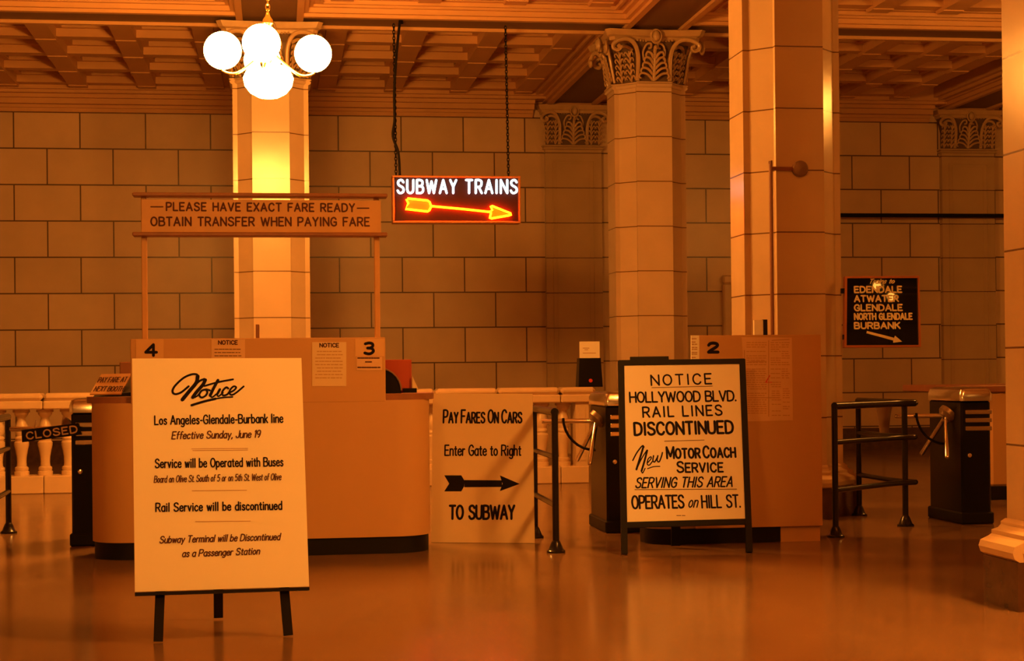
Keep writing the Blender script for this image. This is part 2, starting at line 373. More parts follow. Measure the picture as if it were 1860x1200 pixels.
# coffered ceiling: slab, beams with stepped cornices, ribs
ZT = ZS+.40                                          # coffer bottoms
ce = MB(); so = MB()
ce.box((XL, YN, ZT), (XR, YW, ZT+.2))
def frame_ring(mb, x0, x1, y0, y1, d0, d1, z0, z1):   # rectangular moulding ring inset d0..d1 from bay walls
    for a, b in (((x0+d0, y0+d0), (x1-d0, y0+d1)), ((x0+d0, y1-d1), (x1-d0, y1-d0)), ((x0+d0, y0+d1), (x0+d1, y1-d1)), ((x1-d1, y0+d1), (x1-d0, y1-d1))):
        mb.box((a[0], a[1], z0), (b[0], b[1], z1))
HB = .35
for i in range(len(XROW)-1):
    for j in range(len(YROW)-1):
        if YROW[j+1] < 5: continue
        last = (j == len(YROW)-2)
        x0, x1 = XROW[i]+HB, XROW[i+1]-HB; y0 = YROW[j]+.33; y1 = YROW[j+1]-(0 if last else .33)
        # stepped cornice
        prof = [(0, .05, ZS-.0, ZT), (.05, .10, ZS+.05, ZT), (.10, .17, ZS+.075, ZT), (.17, .20, ZS+.06, ZT), (.20, .27, ZS+.10, ZT)]
        for d0, d1, z0, z1 in prof: frame_ring(ce, x0, x1, y0, y1, d0, d1, z0, z1)
        if last:                                     # the wall cornice hangs lower
            c0_ = .185 if XROW[i] in (4.12, 9.94) else 0; c1_ = .185 if XROW[i+1] in (4.12, 9.94) else 0
            for d0, d1, z0 in ((0, .06, ZW), (.06, .10, ZW+.05), (.10, .20, ZW+.09), (.20, .27, ZW+.16), (.27, .36, ZW+.21), (.36, .42, ZW+.25)):
                if z0 < ZS+.015: ce.box((x0+c0_, y1-d1, z0), (x1-c1_, y1-d0, ZS+.02))
                ce.box((x0, y1-d1, max(z0, ZS+.02)), (x1, y1-d0, ZT))
        zr = ZS+.075
        if abs(x0-(4.12+HB)) < .01: xs = [4.85, 5.635, 6.42, 7.205, 7.99, 8.775]
        else:
            c = (x0+x1)/2; n = 4; p = (x1-x0-2*.39)/(n-1); xs = [x0+.39+p*k for k in range(n)]
        e1 = .515 if last else .39
        m = 5; p = (y1-e1-y0-.39)/(m-1); ys = [y0+.39+p*k for k in range(m)]
        hw = .118
        for x in xs: ce.box((x-hw, ys[0]-hw, zr), (x+hw, ys[-1]+hw, ZT))
        for y in ys: ce.box((xs[0]-hw, y-hw*.8, zr+.03), (xs[-1]+hw, y+hw*.8, ZT))
        for x in xs:                                 # pateras: a raised, scalloped pad on every crossing of the ribs
            for y in ys: ce.box((x-hw*.98, y-hw*.75, zr-.012), (x+hw*.98, y+hw*.75, zr))
        for a, b in zip(xs[:-1], xs[1:]):            # inner step of each coffer
            for q, r in zip(ys[:-1], ys[1:]):
                frame_ring(ce, a+hw, b-hw, q+hw*.8, r-hw*.8, 0, .07, zr+.12, ZT); frame_ring(ce, a+hw, b-hw, q+hw*.8, r-hw*.8, .07, .13, zr+.2, ZT)
tag(ce.build('ceiling', MT['ceil']), kind='structure')
def beam(mb, a, b):
    mb.box((a[0], a[1], ZS), (b[0], b[1], ZT))
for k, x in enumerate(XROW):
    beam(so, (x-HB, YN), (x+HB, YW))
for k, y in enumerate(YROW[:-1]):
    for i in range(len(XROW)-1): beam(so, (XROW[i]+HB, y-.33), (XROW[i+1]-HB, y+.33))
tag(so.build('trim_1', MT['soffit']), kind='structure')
fl = MB()                                            # raised fillets along both edges of the beams
for x in XROW:
    for s in (-1, 1): fl.box((x+s*HB, YN, ZS-.035), (x+s*(HB-.07), YW, ZS))
for y in YROW[:-1]:
    for i in range(len(XROW)-1):
        for s in (-1, 1): fl.box((XROW[i]+HB, y+s*.33, ZS-.035), (XROW[i+1]-HB, y+s*(.33-.07), ZS))
tag(fl.build('trim_2', MT['ceil']), kind='structure')

# doorway on the back wall, half hidden by a column
dx0 = onY(1311, 560, YW).x; dz = onY(1318, 500, YW).z
d = thing('door_1', (dx0+.6, YW, 0), None, None, kind='structure')
fr = MB()
for x in (dx0, dx0+1.25): fr.bbox((x, YW-.12, 0), (x+.12, YW-.001, dz-.121), .02)
fr.bbox((dx0, YW-.12, dz-.12), (dx0+1.37, YW-.001, dz), .02)
fr.build('door_frame', MT['stone'], d)
MB().box((dx0+.12, YW-.06, 0), (dx0+1.25, YW-.01, dz-.12)).build('door_leaf', MT['lwood'], d)

# ================================================================== COLUMNS
A_, C_, ST = .197, .155, .05; T_ = A_+C_+ST
def section(k=1.0, g=0.0):
    """plan of a shaft: square with stepped, chamfered corners; g grows every face outwards"""
    a, c, t = A_*k, C_*k, T_*k; q = []
    base = [(-a, -t-g), (a, -t-g), (a, -(a+c)-g), (a+c+g, -a), (t+g, -a)]
    for r in range(4):
        for x, y in base[1:]:
            for _ in range(r): x, y = -y, x
            q.append((x, y))
    return q
def loftsec(mb, levels): return mb.loft([[(x, y, z) for x, y in section(1, g)] for g, z in levels])
Z_CB, Z_CT = 4.35, 4.885
def ribbon(mb, pts, w, th, side):
    """a rounded band following a 3-D path"""
    P = smooth_path(pts, 7); mb.tube(P, [w]*len(P), 8, flat=th/w)
def cap_face(mb, Mx, half, reach, hgt, leafs=True):
    """carving on one side of a capital: x across, z up, -y outwards"""
    loc = MB()
    for s in (-1, 1):
        pts = [(s*half*.92, -.02, .0), (s*half*.90, -.045, hgt*.25), (s*half*.93, -.07, hgt*.5), (s*(half*1.12), -.10, hgt*.70),
               (s*(half+.35*(reach-half)), -.13, hgt*.80), (s*(half+.72*(reach-half)), -.15, hgt*.79), (s*reach, -.165, hgt*.70), (s*(reach+.005), -.165, hgt*.61),
               (s*(reach-.045), -.165, hgt*.57), (s*(reach-.07), -.165, hgt*.63), (s*(reach-.04), -.17, hgt*.67)]
        ribbon(loc, pts, .024, .018, s)
        # small inner scroll meeting the fleuron
        pts = [(s*half*.55, -.03, hgt*.42), (s*half*.62, -.055, hgt*.58), (s*half*.45, -.08, hgt*.72), (s*half*.22, -.085, hgt*.74), (s*half*.2, -.08, hgt*.66), (s*half*.34, -.075, hgt*.64)]
        ribbon(loc, pts, .012, .010, s)
        for k in range(5): loc.sphere((s*half*(.3+.17*k), -.06-.012*k, hgt*.80), .014, 8)
    # central acanthus: stem and paired curling lobes
    P = smooth_path([(0, -.02, 0), (0, -.06, hgt*.3), (0, -.085, hgt*.55), (0, -.13, hgt*.66), (0, -.15, hgt*.60)], 5)
    loc.tube(P, [.022, .022]+[.02]*(len(P)-3)+[.012], 8)
    for k in range(5):
        z = hgt*(.02+.105*k); r = half*(.86-.09*k)
        for s in (-1, 1):
            P = smooth_path([(s*.012, -.03-.012*k, z), (s*r*.45, -.055-.012*k, z+hgt*.10), (s*r*.85, -.06-.01*k, z+hgt*.12), (s*r*1.0, -.055-.01*k, z+hgt*.055), (s*r*.86, -.05-.01*k, z+hgt*.02)], 4)
            n = len(P); loc.tube(P, [.017*(1-.55*i/n) for i in range(n)], 6)
    mb.add(loc, Mx)
def cap_leaf(mb, Mx, half, hgt):
    loc = MB()
    for c in (-.5, .5):
        P = smooth_path([(c*half*1.1, -.012, 0), (c*half*1.15, -.04, hgt*.35), (c*half*1.1, -.07, hgt*.62)], 5); loc.tube(P, .013, 6)
        for k in range(5):
            z = hgt*(.02+.12*k)
            for s in (-1, 1):
                P = smooth_path([(c*half*1.1, -.025-.01*k, z), (c*half*1.1+s*half*.3, -.04-.01*k, z+hgt*.09), (c*half*1.1+s*half*.48, -.04-.01*k, z+hgt*.06), (c*half*1.1+s*half*.42, -.03-.01*k, z+hgt*.02)], 4)
                n = len(P); loc.tube(P, [.012*(1-.5*i/n) for i in range(n)], 6)
    P = smooth_path([(-half*.9, -.05, hgt*.64), (-half*.3, -.085, hgt*.72), (half*.4, -.085, hgt*.70), (half*.9, -.06, hgt*.62)], 5); loc.tube(P, .02, 8)
    mb.add(loc, Mx)
def fleuron(mb, Mx, z):
    loc = MB().sphere((0, -.03, z), .04, 14, (1, .8, 1.5)); loc.torus((0, -.02, z-.005), .062, .013, (.9, 0, 0), (0, 0, 1.15), 18, 6)
    mb.add(loc, Mx)
def abacus_outline(h, cut, dip, z):
    q = []
    for r in range(4):
        side = [(-h+cut, -h)]
        for k in range(1, 8): t = k/8; side.append((-h+cut+t*2*(h-cut), -h+dip*math.sin(math.pi*t)))
        side.append((h-cut, -h))
        for x, y in side:
            for _ in range(r): x, y = -y, x
            q.append((x, y, z))
    return q
def make_column(label, loc):
    t = thing('column', loc, label, 'column', 'square chamfered tile columns')
    loftsec(MB(), [(0, .42), (0, 4.30)]).build('shaft', MT['tile'], t, local=True)
    b = MB(); prof = [(.12, .24), (.145, .255), (.155, .285), (.145, .315), (.10, .335), (.085, .345), (.085, .365), (.05, .375), (.035, .39), (.035, .405), (.01, .42)]
    loftsec(b, prof); b.build('base', MT['stone'], t, local=True)
    loftsec(MB(), [(.13, 0), (.13, .235), (.125, .24)]).build('plinth', MT['marble'], t, local=True)
    n = MB(); loftsec(n, [(0, 4.275), (.02, 4.285), (.028, 4.30), (.028, 4.312), (.012, 4.318), (.034, 4.326), (.034, 4.335), (0, 4.34)]); n.build('necking', MT['tile'], t, local=True)
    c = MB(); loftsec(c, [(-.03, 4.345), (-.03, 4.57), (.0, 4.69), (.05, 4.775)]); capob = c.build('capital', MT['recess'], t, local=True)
    h = Z_CT-Z_CB
    dec = MB(); lf = MB(); fl_ = MB()
    for r in range(4):
        R = Matrix.Rotation(r*math.pi/2, 4, 'Z')
        cap_face(dec, R @ Matrix.Translation((0, -T_+.03, Z_CB)), A_, .47, h)
        cap_leaf(lf, R @ Matrix.Rotation(math.pi/4, 4, 'Z') @ Matrix.Translation((0, -(A_+C_/2)*math.sqrt(2)+.02, Z_CB)), .115, h)
        fleuron(fl_, R @ Matrix.Translation((0, -.515, 0)), 4.815)
    dec.build('scrollwork', MT['capital'], capob, True, local=True); lf.build('acanthus_leaves', MT['capital'], capob, True, local=True)
    fl_.build('fleurons', MT['capital'], capob, True, local=True)
    a = MB().loft([abacus_outline(.50, .05, .05, 4.775), abacus_outline(.505, .05, .05, 4.81), abacus_outline(.535, .05, .05, 4.825), abacus_outline(.56, .05, .05, 4.885)])
    a.build('abacus', MT['capital'], t, local=True)
    MB().loft([abacus_outline(.40, .04, 0, 4.885), abacus_outline(.36, .04, 0, ZS+.002)]).build('impost', MT['ceil'], t, local=True)
    return t
CX = 4.12; C2X = -.04
YC2, YC3, YC4, YC5 = 17.6+T_, 17.63+T_, 12.59+T_, 7.29
c0 = make_column('cream tiled column with carved leafy capital standing left of the framed rail lines board', (CX, YC3, 0))
dup(c0, (C2X, YC2, 0), 0, 'cream tiled column behind the ticket booth under the glowing chandelier')
dup(c0, (CX, YC4, 0), 0, 'large tiled column with pipe and round box behind booth number two')
dup(c0, (4.08, 7.76, 0), 0, 'nearest tiled column on pale moulded base cut off by right edge of the photo')

def make_pilaster(label, X):
    t = thing('pilaster', (X, YW-.004, 0), label, 'pilaster', 'wall pilasters')
    m = MB(); W = .40
    m.box((-W, -.10, .31), (W, -.0, 4.30)); m.build('shaft', MT['pil'], t, local=True)
    p = MB()
    for d, th in ((.10, .115), (.16, .107)):           # nested panel mouldings
        for s in (-1, 1): p.box((s*(W-d), -th, .8), (s*(W-d-.02), -.10, 4.17-d*.6))
        p.box((-(W-d), -th, 4.17-d*.6), (W-d, -.10, 4.19-d*.6)); p.box((-(W-d), -th, .78), (W-d, -.10, .8))
    p.build('panel_moulding', MT['pil'], t, local=True)
    MB().loft([[(-W-g, -.10-g, z), (W+g, -.10-g, z), (W+g, 0, z), (-W-g, 0, z)] for g, z in ((0, 4.27), (.03, 4.285), (.03, 4.30), (.015, 4.31), (.04, 4.32), (.04, 4.335), (0, 4.34))]).build('necking', MT['pil'], t, local=True)
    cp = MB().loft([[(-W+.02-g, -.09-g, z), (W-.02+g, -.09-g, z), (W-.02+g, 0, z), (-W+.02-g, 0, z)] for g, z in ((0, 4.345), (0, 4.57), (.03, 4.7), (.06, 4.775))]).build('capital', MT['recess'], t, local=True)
    h = Z_CT-Z_CB; dec = MB()
    cap_face(dec, Matrix.Translation((0, -.07, Z_CB)), .215, .46, h)
    for s in (-1, 1): cap_leaf(dec, Matrix.Translation((s*.31, -.075, Z_CB)), .10, h)
    dec.build('scrollwork', MT['capital'], cp, True, local=True)
    f = MB(); fleuron(f, Matrix.Translation((0, -.2, 0)), 4.80); f.build('fleurons', MT['capital'], cp, True, local=True)
    MB().loft([[(-h_, -d_, z), (h_, -d_, z), (h_, 0, z), (-h_, 0, z)] for h_, d_, z in ((.46, .19, 4.775), (.465, .195, 4.81), (.49, .21, 4.825), (.51, .23, 4.885))]).build('abacus', MT['capital'], t, local=True)
    MB().loft([[(-h_, -d_, z), (h_, -d_, z), (h_, 0, z), (-h_, 0, z)] for h_, d_, z in ((.40, .16, 4.885), (.36, .14, ZS+.002))]).build('impost', MT['ceil'], t, local=True)
    MB().bbox((-W-.05, -.15, 0), (W+.05, -.052, .42), .02).build('base', MT['stone'], t, local=True)
    return t
px1 = onY(1041, 450, YW).x; px2 = onY(1755, 450, YW).x
pl0 = make_pilaster('panelled pilaster with carved capital on back wall above black card box', px1)
dup(pl0, (px2, YW-.004, 0), 0, 'panelled pilaster with carved capital on back wall crossed by dark pipe')

# ================================================================== CHANDELIERS
def make_chandelier(label, loc, glass='glass'):
    t = thing('chandelier', loc, label, 'chandelier', 'globe chandeliers')   # origin at globe centre height
    zt = ZS-.002-loc[2]
    ch = MB(); z = .33; k = 0
    while z < zt-.05:
        ax = (1, 0, 0) if k % 2 else (0, 1, 0); ch.torus((0, 0, z), .016, .005, ax, (0, 0, 1.6), 12, 6); z += .042; k += 1
    ch.build('chain', MT['brass'], t, True, local=True)
    MB().lathe([(.001, zt), (.07, zt), (.065, zt-.02), (.02, zt-.05), (.006, zt-.07), (.001, zt-.07)], n=16).build('ceiling_rose', MT['brass'], t, True, local=True)
    MB().lathe([(.001, .34), (.012, .33), (.02, .30), (.04, .27), (.045, .24), (.02, .21), (.012, .15), (.03, .1), (.05, .04), (.05, 0), (.03, -.05), (.02, -.09), (.001, -.09)], n=16).build('stem', MT['brass'], t, True, local=True)
    for i, ang in enumerate((5, 98, 186, 262)):
        a = math.radians(ang); dx, dy = math.cos(a), math.sin(a); R = .362
        P = smooth_path([(dx*.03, dy*.03, .02), (dx*.14, dy*.14, -.09), (dx*.26, dy*.26, -.17), (dx*R, dy*R, -.155), (dx*R, dy*R, -.11)], 5)
        arm = MB().tube(P, .011, 8).build('arm', MT['brass'], t, True, local=True)
        MB().lathe([(.001, -.125), (.05, -.12), (.055, -.10), (.04, -.095), (.001, -.095)], (dx*R, dy*R, 0), 14).build('holder', MT['brass'], arm, True, local=True)
        MB().sphere((dx*R, dy*R, .01), .15, 40).build('globe', MT[glass], arm, True, local=True)
    MB().lathe([(.06, -.09), (.13, -.105), (.18, -.15), (.202, -.20), (.188, -.265), (.145, -.32), (.08, -.355), (.001, -.367)], n=40).build('bowl', MT[glass], t, True, local=True)
    return t
P = onY(487, 97, 13.4)
ch0 = make_chandelier('glowing white globe chandelier on a chain above the ticket booth', P)
ch1 = make_chandelier('globe chandelier near the entrance in front of the notice easel', (-1.5, 2.1, 3.75), 'glassfar')
make_chandelier('unseen globe chandelier added to light the framed notice', (4.2, 6.0, 4.3), 'glassfill')  # out of view, added to brighten the framed notice
make_chandelier('dimmer globe chandelier hanging in the bay beyond the right column', (8.35, 13.7, 3.95), 'glassdim')

# ================================================================== BALUSTRADE
YBAL = 17.22
bx1 = onY(1070, 800, YBAL-.15).x; bx0 = -3.75
bal = thing('balustrade', (0, YBAL, 0), 'cream stone balustrade with turned balusters running behind the booth', 'balustrade')
ztop = zat(60, 714, Vector((bx0+1, YBAL, 0))); zrail = zat(60, 743, Vector((bx0+1, YBAL, 0)))
zped = zat(60, 865, Vector((bx0+1, YBAL-.15, 0)))
xp0 = onY(1046, 800, YBAL-.15).x
xj0 = onY(77, 725, YBAL-.19).x; cuts = [bx0]+[xj0+k*.66 for k in range(-2, 12) if bx0+.1 < xj0+k*.66 < bx1-.1]+[bx1+.08]
for xa, xb_ in zip(cuts[:-1], cuts[1:]):                 # the coping is laid in separate stones
    cop = MB().bbox((xa+.004, YBAL-.19, zrail), (xb_-.004, YBAL+.19, zrail+.085), .012); cop.bbox((xa+.004, YBAL-.16, zrail+.085), (xb_-.004, YBAL+.16, ztop), .03)
    cop.build('coping_stone', MT['stone'], bal)
    MB().bbox((xa+.003, YBAL-.16, 0), (min(xb_, bx1)-.003, YBAL+.16, zped), .008).build('plinth_stone', MT['stone'], bal)
pd = MB().box((xp0, YBAL-.15, zped), (bx1, YBAL+.15, zrail)); pd.box((xp0+.04, YBAL-.157, zped+.06), (bx1-.04, YBAL-.15, zrail-.06)); pd.build('pier', MT['stone'], bal)
hb = zrail-zped
bprof = [(.075, 0), (.075, .06), (.062, .07), (.068, .085), (.068, .12), (.05, .14), (.047, .20), (.05, .28), (.062, .38), (.074, .46), (.074, .50), (.055, .525), (.06, .54), (.066, .56), (.06, .585), (.05, .60), (.068, .66), (.066, .74), (.05, .80), (.042, .86), (.044, .88), (.06, .90), (.07, .93), (.07, .95), (.085, .955), (.085, 1.0)]
b0 = None; xb = onY(82, 800, YBAL).x; pit = .232; xs = []
k = -6
while True:
    x = xb+k*pit; k += 1
    if x < bx0+.1: continue
    if x > xp0-.09: break
    xs.append(x)
for x in xs:
    if b0 is None:
        mb = MB().lathe([(r, z*hb) for r, z in bprof], n=20); b0 = mb.build('baluster', MT['stone'], bal, True, local=True)
        b0.location = (x, 0, zped); 
    else:
        o = b0.copy(); col.objects.link(o); o.parent = bal; o.location = (x, 0, zped)

# black box with a card standing on the balustrade
pb0 = onY(1051, 700, YBAL-.1); pb1 = onY(1095, 700, YBAL-.1); hh = onY(1070, 650, YBAL-.1).z
bxx = thing('card_box', ((pb0.x+pb1.x)/2, YBAL, ztop), 'black card box with white card standing on the balustrade beside the column', 'box')
wv = pb1.x-pb0.x; h_ = hh-ztop
MB().loft([[(-wv*.5, -.1, 0), (wv*.5, -.1, 0), (wv*.5, .08, 0), (-wv*.5, .08, 0)], [(-wv*.44, -.08, h_), (wv*.44, -.08, h_), (wv*.44, .06, h_), (-wv*.44, .06, h_)]]).build('case', MT['black'], bxx, local=True)
ctop = onY(1070, 620, YBAL-.08).z-ztop
MB().box((-wv*.43, -.075, h_), (wv*.40, -.07, ctop)).build('card', MT['white'], bxx, local=True)
wr = MB(); plc = Plane((0, YBAL-.075, 0), (0, -1, 0))
for yy, xa, xb_ in ((632, 1059, 1070), (635, 1062, 1068), (641, 1059, 1082)): brush(wr, [plc.at(xa, yy), plc.at(xb_, yy)], .006, plc.n, .001)
wr.build('writing', MT['faint'], bxx)
MB().lathe([(.02, 0), (.02, -.01), (.001, -.01)], (0, -.092, h_*.22), 12, 'Y').build('keyhole', MT['redink'], bxx, local=True)

# ================================================================== TICKET BOOTH 3-4
YB = flo(600, 1008).y
bl = onY(168, 900, YB+.25).x; br_ = onY(781, 900, YB+.25).x
zl = onY(740, 726, YB).z; ztp = onY(450, 614, YB).z; zk = onY(600, 977, YB).z
BD = .70; RC = .25
def rr(x0, x1, y0, y1, r, z, n=8):
    q = []
    for cx, cy, a0 in ((x1-r, y0+r, -90), (x1-r, y1-r, 0), (x0+r, y1-r, 90), (x0+r, y0+r, 180)):
        for k in range(n+1): a = math.radians(a0+90*k/n); q.append((cx+r*math.cos(a), cy+r*math.sin(a), z))
    return q
bo = thing('ticket_booth', ((bl+br_)/2, YB+BD/2, 0), 'long tan ticket booth with rounded ends, numbered 4 and 3', 'booth')
MB().loft([rr(bl, br_, YB, YB+BD, RC, zk), rr(bl, br_, YB, YB+BD, RC, zl)]).build('counter_body', MT['booth'], bo, True)
MB().loft([rr(bl+.012, br_-.012, YB+.012, YB+BD-.012, RC-.01, 0), rr(bl+.012, br_-.012, YB+.012, YB+BD-.012, RC-.01, zk)]).build('kick_base', MT['kick'], bo, True)
zl2 = onY(740, 714, YB+.1).z
pxl, pxr = onY(237, 650, YB).x, onY(700, 650, YB).x
le = MB().loft([rr(bl-.035, br_+.035, YB+.034, YB+BD+.03, RC, zl), rr(bl-.035, br_+.035, YB+.034, YB+BD+.03, RC, zl2)]); le.build('ledge', MT['wood'], bo, True)
MB().bbox((pxl, YB-.002, zl-.01), (pxr, YB+.032, ztp), .004).build('front_panel', MT['booth'], bo)
plb = Plane((0, YB-.002, 0), (0, -1, 0))
# header sign on two posts
hs = thing('fare_sign', ((pxl+pxr)/2, YB+.06, ztp), 'long wooden overhead sign reading exact fare on two posts above booth', 'sign')
YS = YB+.055
for xa in (262, 685):
    x0 = onY(xa-5, 500, YS).x; x1 = onY(xa+5, 500, YS).x
    MB().bbox((x0, YS, zl2+.001), (x1, YS+.045, onY(xa, 352, YS).z), .004).build('post', MT['lwood'], hs)
q0, q1 = onY(257, 362, YS-.02), onY(692, 424, YS-.02)
MB().box((q0.x, YS-.025, q1.z), (q1.x, YS-.0005, q0.z)).build('board', MT['lwood'], hs)
for y0, y1 in ((349, 360), (421, 431)):
    ra = onY(240, y0, YS-.05); rb = onY(704, y1, YS-.05)
    MB().bbox((ra.x, YS-.055, rb.z+.006), (rb.x, YS+.06, ra.z), .006).build('rail', MT['wood'], hs)
pls = Plane((0, YS-.025, 0), (0, -1, 0)); tx = MB()
letter(tx, pls, 'PLEASE HAVE EXACT FARE READY', (301, 383.5), (645, 385.5), 17, 3.0, gap=2.6, space=5.4)
letter(tx, pls, 'OBTAIN TRANSFER WHEN PAYING FARE', (273, 411), (672, 411.5), 18, 3.0, gap=2.4, space=5.2)
for xa, xb_, y in ((274, 296, 375.5), (649, 670, 378)): brush(tx, [pls.at(xa, y), pls.at(xb_, y)], .008, pls.n, .0012)
tx.build('lettering', MT['brownink'], hs)

def card(name, label, cat, corners, pl, m, parent_thick=.002, group=None):
    C = [pl.at(*c)+pl.n*.0008 for c in corners]; c = (C[0]+C[2])/2
    base = Vector((c.x, c.y, min(p.z for p in C)))
    t = thing(name, base, label, cat, group)
    mb = MB(); mb.loft([C, [p+pl.n*parent_thick for p in C]]); mb.build('sheet', m, t)
    return t, Plane(C[0]+pl.n*parent_thick, pl.n)
t, p = card('number_card', 'tan card with painted number 4 on booth top left corner', 'number card', [(247, 616), (297, 616), (297, 662), (247, 662)], plb, MT['tan'])
m = MB(); letter(m, p, '4', (262, 648), (287, 648), 25, 5.2); m.build('numeral', MT['ink'], t)
t, p = card('number_card', 'tan card with painted number 3 on booth top right corner', 'number card', [(645, 615), (698, 615), (698, 647), (645, 647)], plb, MT['tan'])
m = MB(); letter(m, p, '3', (660, 645), (681, 645), 25, 5.2); m.build('numeral', MT['ink'], t)
def tiny_text(mb, pl, rows, w=1.6):
    """print too small to read in the photograph: broken dashes"""
    for y, xa, xb_ in rows:
        x = xa
        while x < xb_-2:
            l = random.uniform(2.5, 8); e = min(x+l, xb_)
            brush(mb, [pl.at(x, y), pl.at(e, y)], pl.px((x, y))*w, pl.n, .0008); x = e+random.uniform(1.2, 2.6)
t, p = card('small_plaque', 'small worn tan plaque with lines of print under the number 3', 'plaque', [(648, 648), (694, 648), (694, 672), (648, 672)], plb, MT['paper'])
m = MB(); tiny_text(m, p, [(650, 650, 692), (657, 664, 678), (667, 650, 692)], 2.4); m.build('print', MT['brownink'], t)
t, p = card('notice_sheet', 'pale notice sheet on booth, top showing above the easel board', 'notice', [(384, 616), (445, 616), (445, 690), (384, 690)], plb, MT['paper'])
m = MB(); letter(m, p, 'NOTICE', (396, 626), (432, 626), 8.5, 1.8); tiny_text(m, p, [(y, 390, 438) for y in (634, 640, 646, 652, 660)], 1.3); m.build('print', MT['brownink'], t)
t, p = card('notice_sheet', 'full pale notice sheet pinned on booth left of the number 3', 'notice', [(567, 621), (629, 621), (629, 701), (567, 701)], plb, MT['cream'])
m = MB(); letter(m, p, 'NOTICE', (580, 631), (616, 631), 8.5, 1.8); m.build('heading', MT['brownink'], t)
m = MB(); tiny_text(m, p, [(y, 573+3*(y % 5 > 2), 622) for y in range(638, 692, 6)], 1.2); m.build('print', MT['faint'], t)

# things on the counter
def at_led(x, y=714, Y=YB+.3): q = onY(x, y, Y); return q
q0 = onY(703, 653, YB+.45); q1 = onY(748, 714, YB+.45)
t = thing('red_board', ((q0.x+q1.x)/2, YB+.45, zl2), 'upright red board on the booth counter beside the number 3', 'board')
MB().bbox((q0.x-.05, YB+.45, zl2), (q1.x, YB+.475, q0.z), .004).build('panel', MT['red'], t)
MB().box((q1.x-.06, YB+.40, zl2), (q1.x+.03, YB+.449, zl2+.03)).build('foot', MT['black'], t)
q0 = onY(729, 668, YB+.28)
t = thing('fare_box', (q0.x-.16, YB+.26, zl2), 'dark rounded fare box on counter in front of the red board', 'fare box')
dr = MB(); rr_ = .15; hz = q0.z-zl2; prof = []
for s_ in (0, 1):
    ring = [(-rr_, s_*.16-.08, 0), (rr_, s_*.16-.08, 0)]+[(rr_*math.cos(a), s_*.16-.08, hz-rr_+rr_*math.sin(a)) for a in [math.pi*k/14 for k in range(15)]]
    prof.append(ring)
dr.loft(prof); dr.build('case', MT['black'], t, True, local=True)
MB().tube([(rr_*1.0*math.cos(a), -.085, hz-rr_+rr_*math.sin(a)) for a in [math.pi*k/14 for k in range(15)]], .006, 6).build('rim', MT['steel'], t, True, local=True)
pp = MB(); Yp = YB+.42
pts = [onY(749, 683, Yp), onY(761, 708, Yp), onY(749, 708, Yp)]
pp.loft([pts, [p+Vector((0, .012, 0)) for p in pts]])
t = tag(pp.build('folded_paper', MT['cream']), 'small folded pale paper propped at right of the red board', 'paper')
q0 = onY(217, 657, YB+.5); q1 = onY(242, 715, YB+.5)
t = thing('brown_box', ((q0.x+q1.x)/2, YB+.55, zl2), 'small reddish brown box on counter left of the number 4', 'box')
MB().bbox((q0.x, YB+.5, zl2), (q1.x+.05, YB+.65, q0.z), .006).build('case', MT['wood'], t)
MB().bbox((q0.x+.02, YB+.49, zl2+.02), (q1.x+.04, YB+.4995, zl2+.09), .003).build('slot', MT['black'], t)
# "pay fare at next booth" sloping board on its wedge block
F0, F1 = onY(163, 717, YB+.16), onY(220, 718, YB+.16)
K0, K1 = onY(184, 679, YB+.30), onY(238, 678, YB+.30)
nrm = (F1-F0).cross(K0-F0).normalized(); 
if nrm.y > 0: nrm = -nrm
F0 = F0+Vector((0, 0, zl2+.02-F0.z)); F1 = Vector((F1.x, F1.y, zl2+.02))
nrm = (F1-F0).cross(K0-F0).normalized()
if nrm.y > 0: nrm = -nrm
t = thing('sloping_sign', ((F0.x+F1.x)/2, YB+.22, zl2), 'sloping tan sign on black wedge on left counter reading pay fare at next booth', 'sign')
mb = MB(); slab(mb, [F0, F1, K1, K0], nrm, .012); mb.build('board', MT['tan'], t)
w0 = [(F0.x+.02, F0.y+.01, zl2), (F1.x+.09, F0.y+.01, zl2), (F1.x+.09, K0.y+.1, zl2), (F0.x+.02, K0.y+.1, zl2)]
w1 = [(F0.x+.03, F0.y+.012, zl2+.012), (F1.x+.085, F0.y+.02, zl2+.03), (K1.x+.012, K0.y+.1, K1.z-.01), (K0.x+.02, K0.y+.1, K0.z-.02)]
MB().loft([w0, w1]).build('wedge_block', MT['black'], t)
ps = Plane(F0, nrm); m = MB()
letter(m, ps, 'PAY FARE AT', (176, 695), (229, 694), 10, 2.0, .25); m.build('lettering', MT['brownink'], t); m = MB()
letter(m, ps, 'NEXT BOOTH', (169, 711), (223, 711), 10, 2.0, .25); m.build('lettering', MT['brownink'], t)
# small wooden peg behind the booth top
q = onY(468, 612, YB+.05)
t = tag(MB().bbox((q.x-.012, YB+.035, zl2+.002), (q.x+.012, YB+.06, onY(468, 589, YB+.05).z), .003).build('wooden_peg', MT['wood']), 'small brown peg sticking up behind the booth top', 'peg')

